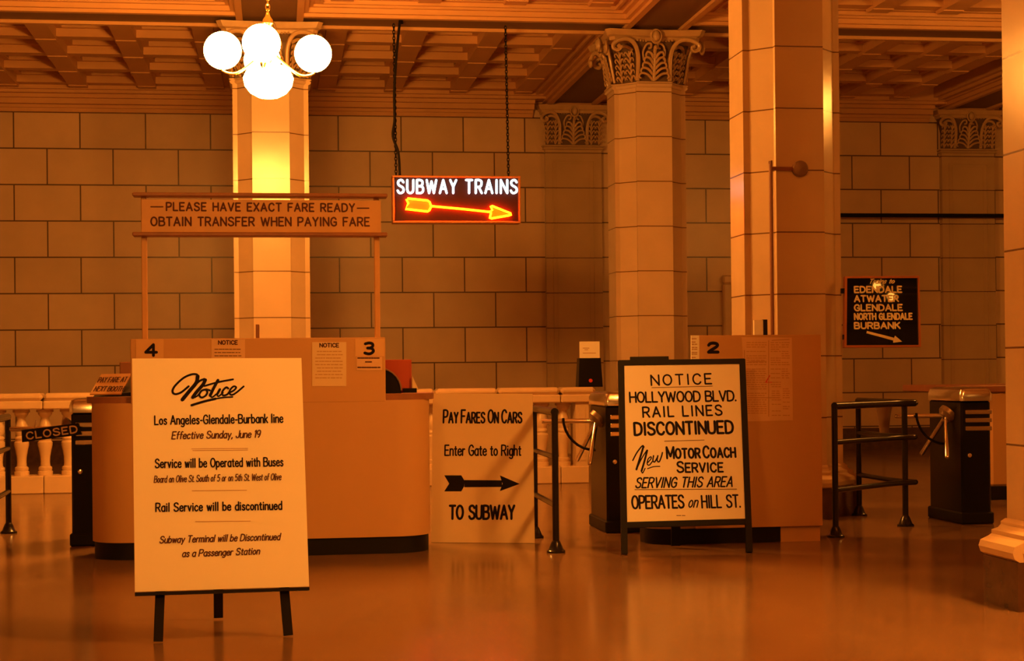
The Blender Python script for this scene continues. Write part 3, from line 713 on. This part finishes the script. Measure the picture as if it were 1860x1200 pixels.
# ================================================================== NOTICE EASEL (front left)
def lean_plane(fa, fb, deg):
    A, B = flo(*fa), flo(*fb); e = (B-A).normalized(); back = Vector((0, 0, 1)).cross(e)
    if back.y < 0: back = -back
    th = math.radians(deg); up = Vector((0, 0, 1))*math.cos(th)+back*math.sin(th)
    return A, B, Plane(A, e.cross(up)), e, up, back
A, B, pN, e, up, back = lean_plane((287, 1168), (525, 1157), 13)
t = thing('easel_notice', (A+B)/2+back*.1, 'white hand-lettered Notice board on dark three-legged easel, nearest of the signs', 'sign')
C = [pN.at(245, 1075), pN.at(561, 1065), pN.at(547, 651), pN.at(240, 652)]
board = MB(); slab(board, [c+pN.n*.012 for c in C], pN.n, .010); board.build('board', MT['white'], t)
def bar(mb, p0, p1, wv, th, n):         # flat bar lying in a plane
    d_ = (p1-p0).normalized(); s_ = n.cross(d_).normalized()*wv*.5
    return mb.loft([[p0-s_, p0+s_, p0+s_-n*th, p0-s_-n*th], [p1-s_, p1+s_, p1+s_-n*th, p1-s_-n*th]])
Z0 = Vector((0, 0, .004))
for pa, pb in (((287.5, 1166), (305, 700)), ((524, 1155), (485, 700))):
    m = MB(); bar(m, pN.at(*pa)-pN.n*.0+Z0, pN.at(*pb), .042, .022, pN.n); m.build('leg', MT['dark'], t)
topc = pN.at(395, 690)-pN.n*.03; bk = flo(397, 1126)
d_ = (topc-bk).normalized(); m = MB(); bar(m, Vector((bk.x, bk.y, .012)), topc, .044, .022, pN.n); m.build('rear_leg', MT['dark'], t)
m = MB(); L0, L1 = pN.at(245, 1077), pN.at(561, 1067); dn = pN.at(245, 1082.5)-L0
m.loft([[L0+pN.n*.03, L0-pN.n*.001, L0+dn-pN.n*.001, L0+dn+pN.n*.03], [L1+pN.n*.03, L1-pN.n*.001, L1+dn-pN.n*.001, L1+dn+pN.n*.03]]); m.build('ledge', MT['dark'], t)
pB = Plane(C[0]+pN.n*.012, pN.n); m = MB()
strokes_px(m, pB, [
 (21, [(615,335),(540,395),(480,412),(455,385),(480,330),(560,255),(640,218),(695,218),(712,245)], 1),
 (37, [(705,235),(690,300),(620,385),(552,468)], 1),
 (21, [(560,450),(640,360),(720,285),(770,262)], 1),
 (34, [(780,272),(755,320),(690,395),(655,445)], 1), (16, [(655,452),(700,430),(745,375)], 1),
 (20, [(790,365),(745,378),(720,418),(742,446),(782,428),(800,392),(785,366),(825,375)], 1),
 (29, [(905,275),(862,355),(828,425)], 1), (16, [(828,430),(850,442),(890,412)], 1),
 (18, [(770,332),(900,295),(1055,266)], 1), (24, [(925,365),(898,412)], 0), (15, [(895,418),(912,434),(955,398)], 1),
 (20, [(1008,356),(985,346),(948,388),(955,424),(992,418),(1022,388)], 1),
 (18, [(1018,398),(1062,376),(1086,346),(1060,336),(1026,370),(1020,405),(1045,420),(1092,394),(1160,336)], 1),
 (24, [(645,522),(760,487),(880,458)], 1), (15, [(870,460),(960,446),(1050,440)], 1)], (230, 640), 5.456)
letter(m, pB, 'Los Angeles-Glendale-Burbank line', (280, 772), (515, 768), 18, 2.5, gap=2.0, space=3.6)
letter(m, pB, 'Service will be Operated with Buses', (281, 850.5), (515, 847), 18, 2.5, gap=2.0, space=4.0)
letter(m, pB, 'Rail Service will be discontinued', (282, 930), (513, 926), 17.5, 2.6, gap=2.0, space=4.2)
m.build('lettering', MT['ink'], t)
m = MB()
letter(m, pB, 'Effective Sunday, June 19', (311, 798), (473, 795), 15, 2.2, .15, gap=1.8, space=3.6)
letter(m, pB, "Board on Olive St. South of 5 or on 5th St. West of Olive", (279, 877), (511, 872), 13.5, 1.7, .12, gap=1.7, space=3.8)
letter(m, pB, 'Subway Terminal will be Discontinued', (289, 987), (509, 981), 14, 2.1, .18, gap=1.7, space=3.4)
letter(m, pB, 'as a Passenger Station', (330, 1012), (472, 1007), 14, 2.1, .18, gap=1.7, space=3.4)
m.build('script_lettering', MT['brownink'], t)
m = MB()
for y, x0, x1 in ((815, 348, 450), (818, 350, 450), (891, 349, 448), (947, 355, 455)): brush(m, [pB.at(x0, y), pB.at(x1, y-1)], .0022, pB.n, .001)
m.build('divider_lines', MT['faint'], t)

# ================================================================== HOLLYWOOD BLVD A-FRAME
A, B, pH, e, up, back = lean_plane((1134.5, 1008), (1361.5, 1004), 15)
t = thing('framed_notice', (A+B)/2+back*.1, 'black framed standing board announcing Hollywood rail lines discontinued', 'sign')
for nm, pa, pb in (('leg', (1134.5, 1006.5), (1128, 655)), ('leg', (1361.5, 1003), (1348, 652))):
    m = MB(); bar(m, pH.at(*pa)+Z0*.6+pH.n*.008, pH.at(*pb)+pH.n*.008, .040, .03, pH.n); m.build(nm, MT['dark'], t)
for pa, pb in (((1124, 659), (1352, 656)), ((1137, 953), (1362, 946.5))):
    m = MB(); bar(m, pH.at(*pa)+pH.n*.007, pH.at(*pb)+pH.n*.007, .036, .028, pH.n); m.build('crossbar', MT['dark'], t)
m = MB(); slab(m, [pH.at(1139, 951), pH.at(1358, 947), pH.at(1346, 658), pH.at(1130, 661)], pH.n, .008); m.build('board', MT['white'], t)
m = MB(); bar(m, pH.at(1145, 651)-pH.n*.005, pH.at(1215, 650)-pH.n*.005, .028, .02, pH.n); m.build('top_block', MT['dark'], t)
bk = flo(1228, 995); tp = pH.at(1228, 662)-pH.n*.03
m = MB(); bar(m, Vector((bk.x, bk.y, .016)), tp, .06, .022, pH.n); m.build('rear_leg', MT['dark'], t)
pB = Plane(pH.at(1200, 800), pH.n); m = MB()
letter(m, pB, 'NOTICE', (1182, 701), (1294, 698), 21, 3.0, gap=3.2)
letter(m, pB, 'HOLLYWOOD BLVD.', (1143, 732), (1338, 729), 21, 3.2, gap=1.6, space=3.6)
letter(m, pB, 'RAIL LINES', (1167, 759), (1313, 755), 21, 3.2, gap=3.0, space=5)
letter(m, pB, 'DISCONTINUED', (1151, 792), (1334, 788), 26, 4.4, gap=2.0)
letter(m, pB, 'MOTOR COACH', (1210, 834), (1338, 831.5), 24, 3.8, gap=1.9, space=3.6, first=.82)
letter(m, pB, 'SERVICE', (1229, 859), (1315, 858), 22, 3.4, gap=1.9, first=.85)
letter(m, pB, 'SERVING THIS AREA', (1153, 887), (1331, 884.5), 20.5, 2.8, .22, gap=2.0, space=4.2)
letter(m, pB, 'OPERATES', (1147, 925), (1244, 923.5), 26, 3.6, gap=1.7)
letter(m, pB, 'on', (1249, 922), (1267, 922), 22, 2.4, .25)
letter(m, pB, 'HILL ST.', (1274, 923.5), (1346, 922), 25, 3.2, gap=1.9, space=4.4)
strokes_px(m, pB, [
 (13, [(205,240),(245,165),(295,102),(312,112)], 1), (19, [(305,112),(285,180),(240,325)], 1), (11, [(242,322),(290,220),(340,142)], 1),
 (18, [(342,145),(315,250),(288,340)], 1), (10, [(288,345),(300,358),(322,315)], 1),
 (11, [(345,262),(378,225),(376,205),(350,228),(342,272),(362,284),(395,245)], 1),
 (13, [(402,195),(396,240),(412,254),(438,212),(443,195)], 1), (13, [(442,198),(436,240),(456,252),(478,200),(486,165)], 1),
 (9, [(345,318),(400,300),(462,296)], 1)], (1110, 790), 5.2185)
m.build('lettering', MT['ink'], t)
for p0, p1 in (((1184, 704), (1294, 701)), ((1207, 801), (1279, 799)), ((1153, 889), (1338, 888))): m = MB(); brush(m, [pB.at(*p0), pB.at(*p1)], .004, pB.n, .001); m.build('underline', MT['brownink'], t)
m = MB(); tiny_text(m, pB, [(936, 1229, 1246)], 1.2); m.build('imprint', MT['brownink'], t)

# ================================================================== PAY FARES SIGN
A, B, pP, e, up, back = lean_plane((783, 985), (971, 986.5), 7)
t = thing('leaning_sign', (A+B)/2, 'tan card sign pointing to subway, leaning beside the booth on the floor', 'sign')
m = MB(); slab(m, [pP.at(783, 984.5), pP.at(971, 986), pP.at(967, 715), pP.at(786, 714)], pP.n, .012); m.build('board', MT['cream'], t)
m = MB(); pB = pP
letter(m, pB, 'PAY FARES ON CARS', (804, 769), (949, 769), 26, 3.2, gap=1.9, space=4.6, first=.80)
letter(m, pB, 'Enter Gate to Right', (807, 828), (947, 828), 21, 2.6, gap=1.8, space=3.6)
letter(m, pB, 'TO SUBWAY', (815, 944), (936, 944), 28, 4.2, gap=1.7, space=4.6)
fillpoly(m, pB, [(843.5, 871.5), (912, 872), (912, 884), (843.5, 884.5)]); fillpoly(m, pB, [(807, 863), (838, 863), (844, 873), (843, 883), (838, 892), (807, 892), (816, 878)])
fillpoly(m, pB, [(908, 863), (944, 878.5), (908, 891.5), (913, 878)])
m.build('lettering', MT['ink'], t)

# ================================================================== BOOTH 2
Y2 = flo(1400, 985).y
X0, X1 = onY(1262, 800, Y2).x, onY(1493, 800, Y2).x; zt2 = onY(1400, 608, Y2).z; zk2 = onY(1400, 957, Y2).z
t = thing('ticket_booth', ((X0+X1)/2, Y2+.2, 0), 'tan ticket booth numbered 2 behind the framed notice, against a column', 'booth')
MB().bbox((X0, Y2, zk2), (X1, Y2+.035, zt2), .004).build('front_panel', MT['booth'], t)
XB = onY(1166, 900, Y2+.2).x
MB().loft([rr(XB, X1-.004, Y2+.036, Y2+.5, .2, zk2), rr(XB, X1-.004, Y2+.036, Y2+.5, .2, zt2-.45)]).build('counter_body', MT['booth'], t, True)
xk = onY(1446, 970, Y2).x
MB().loft([rr(XB+.01, xk, Y2+.012, Y2+.49, .19, 0), rr(XB+.01, xk, Y2+.012, Y2+.49, .19, zk2)]).build('kick_base', MT['kick'], t, True)
MB().box((xk-.1, Y2+.03, 0), (X1-.01, Y2+.4, zk2)).build('bare_base', MT['booth'], t)
p2 = Plane((0, Y2, 0), (0, -1, 0))
m = MB()
letter(m, p2, '2', (1284, 642), (1307, 642), 22, 5.5); o = m.build('numeral', MT['ink'], t)
t, p = card('route_map', 'large faded printed sheet on booth 2, right of the numeral', 'poster', [(1347, 612), (1438, 613), (1440, 763), (1357, 765)], p2, MT['paper'])
m = MB()
for y in range(622, 756, 4):
    for a, b in ((1356, 1392), (1400, 1418), (1420, 1434)):
        if random.random() < .75: tiny_text(m, p, [(y, a+2*(y > 700), b)], 1.0)
for q in (((1352, 636), (1352, 738)), ((1396, 618), (1396, 756)), ((1402, 618), (1434, 616)), ((1360, 657), (1392, 656)), ((1360, 722), (1412, 722))): brush(m, [p.at(*q[0]), p.at(*q[1])], .004, p.n, .0008)
m.build('print', MT['faint'], t)
m = MB(); brush(m, [p.at(1391, 694), p.at(1398, 682)], .008, p.n, .001); brush(m, [p.at(1391, 694), p.at(1402, 694)], .005, p.n, .001); m.build('red_mark', MT['redink'], t)
Ys = Y2-.02; pst = Plane((0, Ys, 0), (0, -1, 0))
t, p = card('narrow_card', 'narrow pale card fixed upright at left edge of booth 2', 'card', [(1254.5, 609), (1269, 609), (1269, 700), (1254.5, 700)], pst, MT['white'], .015)
m = MB(); tiny_text(m, p, [(y, 1257, 1266) for y in (615, 621, 625, 631, 634, 640, 643, 649)], 1.5); m.build('print', MT['faint'], t)
q = onY(1382, 607, Y2+.02); w_ = .05
qa, qb = onY(1370.5, 607, Y2), onY(1394, 580, Y2)
t = thing('small_box', (q.x, Y2+.02, zt2), 'small pale box with dark side standing on top edge of booth 2', 'box')
MB().box((qa.x, Y2+.002, zt2), (qa.x+.062, Y2+.034, qb.z-.004)).build('face', MT['white'], t)
MB().box((qa.x+.062, Y2+.002, zt2), (qb.x, Y2+.034, qb.z)).build('dark_side', MT['kick'], t)

# conduit with round junction box on the big column
Yf = YC4-T_
q = onY(1452, 307, Yf); v0 = onY(1400, 307, Yf-.02)
t = thing('conduit', (v0.x, Yf-.02, zt2), 'thin brown conduit bending across big column to a round junction box', 'conduit')
pth = smooth_path([(v0.x, Yf-.02, zl2), (v0.x, Yf-.02, q.z-.08), (v0.x, Yf-.02, q.z-.015), (v0.x+.015, Yf-.02, q.z), (v0.x+.08, Yf-.018, q.z), (q.x-.05, Yf-.018, q.z)], 5)
MB().tube(pth, .016, 8).build('pipe', MT['wood'], t, True)
MB().lathe([(.001, 0), (.064, 0), (.064, -.03), (.055, -.04), (.02, -.045), (.001, -.045)], (q.x, Yf, q.z), 22, 'Y').build('junction_box', MT['steel'], t, True)

# ================================================================== NEON SIGN
YNE = 17.30
pn = Plane((0, YNE, 0), (0, -1, 0)); a = pn.at(712, 319); b = pn.at(945, 406)
t = thing('neon_sign', ((a.x+b.x)/2, YNE, b.z), 'hanging neon sign with white letters Subway Trains and red arrow', 'sign')
MB().box((a.x+.02, YNE, b.z+.02), (b.x-.02, YNE+.12, a.z-.02)).build('panel', MT['neonpanel'], t)
fm = MB(); f_ = .022
for lo, hi in (((a.x, b.z), (b.x, b.z+f_)), ((a.x, a.z-f_), (b.x, a.z)), ((a.x, b.z+f_), (a.x+f_, a.z-f_)), ((b.x-f_, b.z+f_), (b.x, a.z-f_))):
    fm.bbox((lo[0], YNE-.05, lo[1]), (hi[0], YNE+.13, hi[1]), .004)
fm.build('frame', MT['gold'], t)
tmp = []
def neon_text(text, p0, p1, cap, r, gap=1.8, space=3.4):
    st, tot = glyph_strokes(text, gap, space); A_0, B_0 = pn.at(*p0), pn.at(*p1); up_ = pn.at(p0[0], p0[1]-cap)-A_0
    ex = B_0-A_0; mb = MB()
    for s_ in st:
        pts = [A_0+ex*(p.x/tot)+up_*(p.y*.1)+pn.n*.03 for p in s_]
        if len(pts) > 5: mb.tube(pts, r, 8)
        else:
            for a_, b_ in zip(pts[:-1], pts[1:]): mb.tube([a_, b_], r, 8)
        for k_, c_ in enumerate(pts):
            if k_ in (0, len(pts)-1) or len(pts) < 6: mb.sphere(c_, r*1.0, 8)
    return mb
neon_text('SUBWAY', (722, 351), (828, 351), 23.5, .0125, 3.2).build('neon_word', MT['neonw'], t, True)
neon_text('TRAINS', (846, 351), (938, 351), 23.5, .0125, 3.2).build('neon_word', MT['neonw'], t, True)
mb = MB()
def npx(pts): return [pn.at(700+x/7.154, 300+y/7.154)+pn.n*.03 for x, y in pts]
for pts in ([(590,530),(570,480),(545,462),(285,435),(270,445),(295,500),(258,572),(545,605),(568,590),(592,540)], [(592,535),(1000,572),(1350,610)],
            [(1350,610),(1385,585),(1362,535),(1380,532),(1625,630),(1630,645),(1600,655),(1372,695),(1352,690),(1360,655),(1370,615)]):
    mb.tube(npx(pts), .012, 8)
mb.build('neon_arrow', MT['neonr'], t, True)
mb = MB()
for pts in ([(280,445),(545,470),(585,535),(560,598),(265,568),(300,500)], [(1370,545),(1600,640),(1370,685),(1385,600)]):
    MB().quad(*[p-pn.n*.028 for p in npx(pts)]).build('painted_fill', MT['orangepaint'], t)
# two hangers from the beam above
for i, (xa, xb_) in enumerate(((720, 720), (925, 925))):
    x = pn.at(xa, 300).x; lb = 'dark chain hanging from beam to '+('left' if i == 0 else 'right')+' end of the neon sign'
    ch = MB(); z = a.z+.018; k = 0
    while z < ZS-.05:
        ch.torus((x, YNE+.06+.13*(z-a.z)/(ZS-a.z), z), .012, .005, (1, 0, 0) if k % 2 else (0, 1, 0), (0, 0, 1.7), 8, 5); z += .034; k += 1
    tag(ch.build('hanging_chain', MT['dark'], None, True), lb, 'chain', 'chains holding the neon sign')
x0 = pn.at(727, 318).x; pts = [(x0, YNE+.06, a.z+.001), (x0-.015, YNE+.05, a.z+.25), (x0-.07, YNE+.04, a.z+.42), (x0-.05, YNE+.05, a.z+.6), (x0-.05, YNE+.06, a.z+.9), (x0-.02, YNE+.09, a.z+1.3), (x0+.03, YNE+.14, a.z+1.7), (x0+.05, YNE+.19, ZS-.035)]
tag(MB().tube(smooth_path(pts, 6), .014, 8).build('power_cable', MT['dark'], None, True), 'dark wavy cable running down to the top of the neon sign', 'cable')

# ================================================================== EDENDALE SIGN
Ye = YC4-.25; tilt = math.radians(4.5)
ca = onY(1600, 565, Ye); ne = Vector((0, -math.cos(tilt), math.sin(tilt)))
pe = Plane(ca, ne); C = [pe.at(1533, 631), pe.at(1672, 630), pe.at(1669, 501), pe.at(1534, 502)]
t = thing('destination_sign', ((C[0]+C[1])/2), 'black square destination sign with yellow names on bracket beside big column', 'sign')
I = [pe.at(1537, 627), pe.at(1668, 626.5), pe.at(1666, 505), pe.at(1538, 505.5)]
m = MB(); slab(m, I, pe.n, .03); m.build('panel', MT['signblack'], t)
fm = MB()
for i in range(4):
    j = (i+1) % 4; fm.loft([[C[i]+pe.n*.012, I[i]+pe.n*.012, I[i]-pe.n*.035, C[i]-pe.n*.035], [C[j]+pe.n*.012, I[j]+pe.n*.012, I[j]-pe.n*.035, C[j]-pe.n*.035]])
fm.build('frame', MT['gold'], t)
xc = CX+T_
for y in (528, 612):
    q = pe.at(1535, y); MB().box((xc-.01, q.y+.0, q.z-.02), (q.x, q.y+.03, q.z+.02)).build('bracket', MT['kick'], t)
m = MB()
letter(m, pe, 'Trains to', (1577, 515.5), (1624, 515), 9.5, 1.8, .45, gap=1.5, space=3.6)
for s_, y, x1 in (('EDENDALE', 532.5, 1639), ('ATWATER', 549, 1633), ('GLENDALE', 565.5, 1640), ('NORTH GLENDALE', 581.5, 1658), ('BURBANK', 598, 1636)):
    letter(m, pe, s_, (1551, y), (x1, y-.5), 13.5, 2.9, gap=2.2, space=4.0)
P_ = lambda x, y: (1520+x/7.061, 480+y/7.061)
fillpoly(m, pe, [P_(378, 882), P_(385, 852), P_(730, 940), P_(720, 975)]); fillpoly(m, pe, [P_(722, 1005), P_(722, 975), P_(745, 912), P_(838, 990)])
m.build('lettering', MT['yellow'], t)

d_ = ray(1606, 531); hp = pe.at(1606, 531); r_ = d_-2*d_.dot(pe.n)*pe.n; tl = (3.75-hp.z)/r_.z; hp = hp+r_*tl  # unseen lamp added on the mirrored sight line, for glare on the sign
t = thing('glare_lamp', hp, 'small unseen two-bulb lamp added for its glare in the black sign', 'lamp')
MB().tube([(0, 0, .04), (0, 0, ZS-.04-hp.z)], .008, 6).build('rod', MT['brass'], t, True, local=True)
MB().tube([(-.10, 0, .06), (0, 0, .05), (.10, 0, -.02)], .010, 6).build('crossbar', MT['brass'], t, True, local=True)
for dx, dz in ((-.10, .10), (.10, -.06)): MB().sphere((dx, 0, dz), .055, 16).build('globe', MT['glassdim'], t, True, local=True)
# dark pipe along back wall on the right
q = onY(1600, 391, YW-.22)
t = thing('wall_pipe', (8.5, YW-.22, q.z), 'dark horizontal pipe crossing the back wall between two right columns', 'pipe')
xa = onY(1440, 391, YW-.22).x; xb_ = onY(1900, 391, YW-.22).x
MB().tube([(xa, YW-.22, q.z), (xb_, YW-.22, q.z)], .03, 10).build('tube', MT['dark'], t, True)
for x in (xa+.2, xb_-.3): MB().box((x-.02, YW-.2, q.z-.012), (x+.02, YW, q.z+.012)).build('bracket', MT['dark'], t)

# ================================================================== TURNSTILES
def make_turnstile(label, loc, rz=0, arms=3):
    t = thing('turnstile', loc, label, 'turnstile', 'black turnstiles', rz)   # origin: front left floor corner; front faces -y
    W, D, H = .235, .62, .93
    MB().bbox((0, 0, .0), (W, D, H), .015).build('cabinet', MT['black'], t, local=True)
    MB().bbox((-.015, -.015, 0), (W+.015, D+.015, .09), .01).build('foot', MT['kick'], t, local=True)
    c = MB().loft([rr(-.012, W+.012, -.02, D+.01, .03, H), rr(-.012, W+.012, -.02, D+.01, .03, H+.05), rr(.0, W, -.005, D, .03, H+.085), rr(.03, W-.03, .03, D-.03, .02, H+.10)])
    c.build('top_cap', MT['chrome'], t, True, local=True)
    for k in range(3):
        z = H-.10-.062*k; MB().bbox((.03, -.014, z), (W+.006, .03, z+.032), .005).build('band', MT['chrome'], t, local=True)
    hc = Vector((-.02, .20, .83)); n = Vector((-1, 0, -1)).normalized()
    hub = MB().lathe([(.001, -.02), (.075, -.02), (.075, .015), (.05, .04), (.001, .045)], n=20)
    q = Vector((0, 0, 1)).rotation_difference(n).to_matrix().to_4x4()
    hub.xf(Matrix.Translation(hc) @ q); hub.build('hub', MT['steel'], t, True, local=True)
    for k in range(arms):
        dr_ = Matrix.Rotation(2*math.pi*k/3, 4, n) @ Vector((-1, 0, 0))
        b_ = hc+n*.02
        MB().tube([b_+dr_*.03, b_+dr_*.40, b_+dr_*.412], [.017, .017, .012], 12).build('arm', MT['chrome'], t, True, local=True)
    if arms == 3:
        g = MB(); pts = [Vector((-.03-.02, .16, .60))+Vector((-.24*math.sin(a_), 0, .24-.24*math.cos(a_))) for a_ in [math.pi*.5*k/8 for k in range(9)]]
        g.tube(pts, .010, 8); g.build('guard_hoop', MT['black'], t, True, local=True)
    MB().lathe([(.001, 0), (.02, 0), (.016, -.012), (.001, -.016)], (.06, 0, .52), 12, 'Y').build('lock', MT['chrome'], t, True, local=True)
    return t
pr = flo(1748, 952)
ts0 = make_turnstile('black turnstile with chrome bands beside the rightmost column', pr)
pc = flo(1103, 968); dup(ts0, pc, 0, 'black turnstile partly hidden behind the framed rail lines board')
pl_ = flo(131, 992); make_turnstile('black turnstile at left end of long booth, behind the CLOSED board', pl_, 0, 1)
# CLOSED board hung on the left turnstile's arm
Yc = pl_.y-.045; pcl = Plane((0, Yc, 0), (0, -1, 0))
Cc = [pcl.at(40, 803), pcl.at(148, 789), pcl.at(142, 768), pcl.at(39, 781)]
t = thing('closed_board', (Cc[0]+Cc[1])/2, 'tilted black board lettered CLOSED hanging at the left turnstile', 'sign')
m = MB(); slab(m, Cc, pcl.n, .015); m.build('board', MT['dark'], t)
m = MB(); letter(m, pcl, 'CLOSED', (48, 799), (142, 786), 15, 2.8, gap=2.4); m.build('lettering', MT['cream'], t)
m = MB()
for x, y in ((62, 779), (112, 772)): q = pcl.at(x, y); m.tube([q+Vector((0, .004, -.005)), q+Vector((0, .05, .03)), q+Vector((0, .10, .06))], .005, 6)
m.build('hanger', MT['steel'], t)

# ================================================================== GUARD RAILS
def flange_post(pt, zt_, par, r=.022):
    p = MB().tube([(pt.x, pt.y, .004), (pt.x, pt.y, zt_)], r, 12).build('post', MT['rail'], par, True)
    MB().lathe([(.001, 0), (.062, 0), (.062, .012), (.05, .02), (.034, .06), (.026, .075), (.022, .08)], (pt.x, pt.y, 0), 16).build('flange', MT['rail'], p, True)
def hoop(p1, p3, p2, z, over):           # front run to the corner post, a rounded bend around it, and the run back
    out = (p3-(p1+p2)*.5).normalized()
    pts = [p1, p1.lerp(p3, .5), p1.lerp(p3, .86)+out*over*.2, p3+out*over, p2.lerp(p3, .86)+out*over*.2, p2.lerp(p3, .5), p2]
    return [Vector((p.x, p.y, z)) for p in smooth_path(pts, 6)]
g1, g2, g3 = flo(1518, 975), flo(1561, 936), flo(1645, 955)
t = thing('guard_rail', g1, 'dark hairpin guard rail on three posts between booth 2 and right turnstile', 'railing', 'dark pipe guard rails')
zs_ = [zat(1518, 737, g1), zat(1518, 803, g1), zat(1518, 890, g1)]
for g in (g1, g2, g3): flange_post(g, zs_[0], t)
for k, z in enumerate(zs_): MB().tube(hoop(g1, g3, g2, z, .075), [.027, .02, .02][k], 10).build('rail', MT['rail'], t, True)
# tapered ash bin hooked on the rail
qm = (g1+g3)/2+ (g2-g1)*.35; qm = onY(1606, 780, qm.y)
t = thing('ash_bin', (qm.x, qm.y, zs_[1]), 'tapered brown bin held between the rails of the right guard rail', 'bin')
m = MB().lathe([(.001, .025), (.035, .025), (.036, .05), (.05, .16), (.062, zs_[0]-zs_[1]-.03), (.066, zs_[0]-zs_[1]-.028), (.066, zs_[0]-zs_[1]-.018), (.001, zs_[0]-zs_[1]-.02)], (qm.x, qm.y, zs_[1]), 18); m.build('bucket', MT['steel'], t, True)
hk = MB(); hk.box((qm.x-.01, qm.y-.19, zs_[0]-.03), (qm.x+.01, qm.y+.02, zs_[0]-.018)); hk.build('hook', MT['steel'], t)
h1, h2 = flo(1010, 1003), flo(972, 976)
t = thing('guard_rail', h1, 'dark pipe guard rail between leaning sign and middle turnstile', 'railing', 'dark pipe guard rails')
zs_ = [zat(1010, 748, h1), zat(1010, 830, h1), zat(1010, 917, h1)]
h3 = h2+(h2-h1).normalized()*.0+Vector((-.55, .35, 0)); h4 = h1+Vector((-.0, 0, 0))
for g in (h1, h2): flange_post(g, zs_[0], t)
for k, z in enumerate(zs_): MB().tube([Vector((q.x, q.y, z)) for q in (h1, h2, h2+(h2-h1)*.6)], [.027, .018, .02][k], 10).build('rail', MT['rail'], t, True)
l1 = flo(16, 968); l0 = flo(-40, 1010)
t = thing('guard_rail', l1, 'dark pipe guard rail cut off by left edge beside CLOSED board', 'railing', 'dark pipe guard rails')
zs_ = [zat(16, 757, l1), zat(16, 814, l1), zat(16, 892, l1)]
for g in (l1, l0): flange_post(g, zs_[0], t)
for k, z in enumerate(zs_): MB().tube([Vector((q.x, q.y, z)) for q in (l1, l0)], [.027, .02, .02][k], 10).build('rail', MT['rail'], t, True)

# ================================================================== BOOTH behind right turnstile
Y1 = 13.9
xa = onY(1800, 800, Y1).x; zl1 = onY(1780, 712, Y1).z
t = thing('ticket_booth', (xa+.6, Y1+.5, 0), 'tan booth with brown ledge half hidden behind right turnstile and nearest column', 'booth')
MB().bbox((xa, Y1, .12), (xa+1.4, Y1+1.2, zl1), .02).build('counter_body', MT['booth'], t)
MB().box((xa-.005, Y1-.01, 0), (xa+1.4, Y1+1.19, .12)).build('kick_base', MT['kick'], t)
xl1 = onY(1734, 706, Y1-.03).x
MB().bbox((xl1, Y1-.03, zl1), (xa+1.4, Y1+1.2, onY(1780, 700, Y1).z), .006).build('ledge', MT['wood'], t)
MB().bbox((xl1+.06, Y1-.01, zl1-.03), (xa-.002, Y1+.4, zl1-.001), .004).build('ledge_bracket', MT['wood'], t)
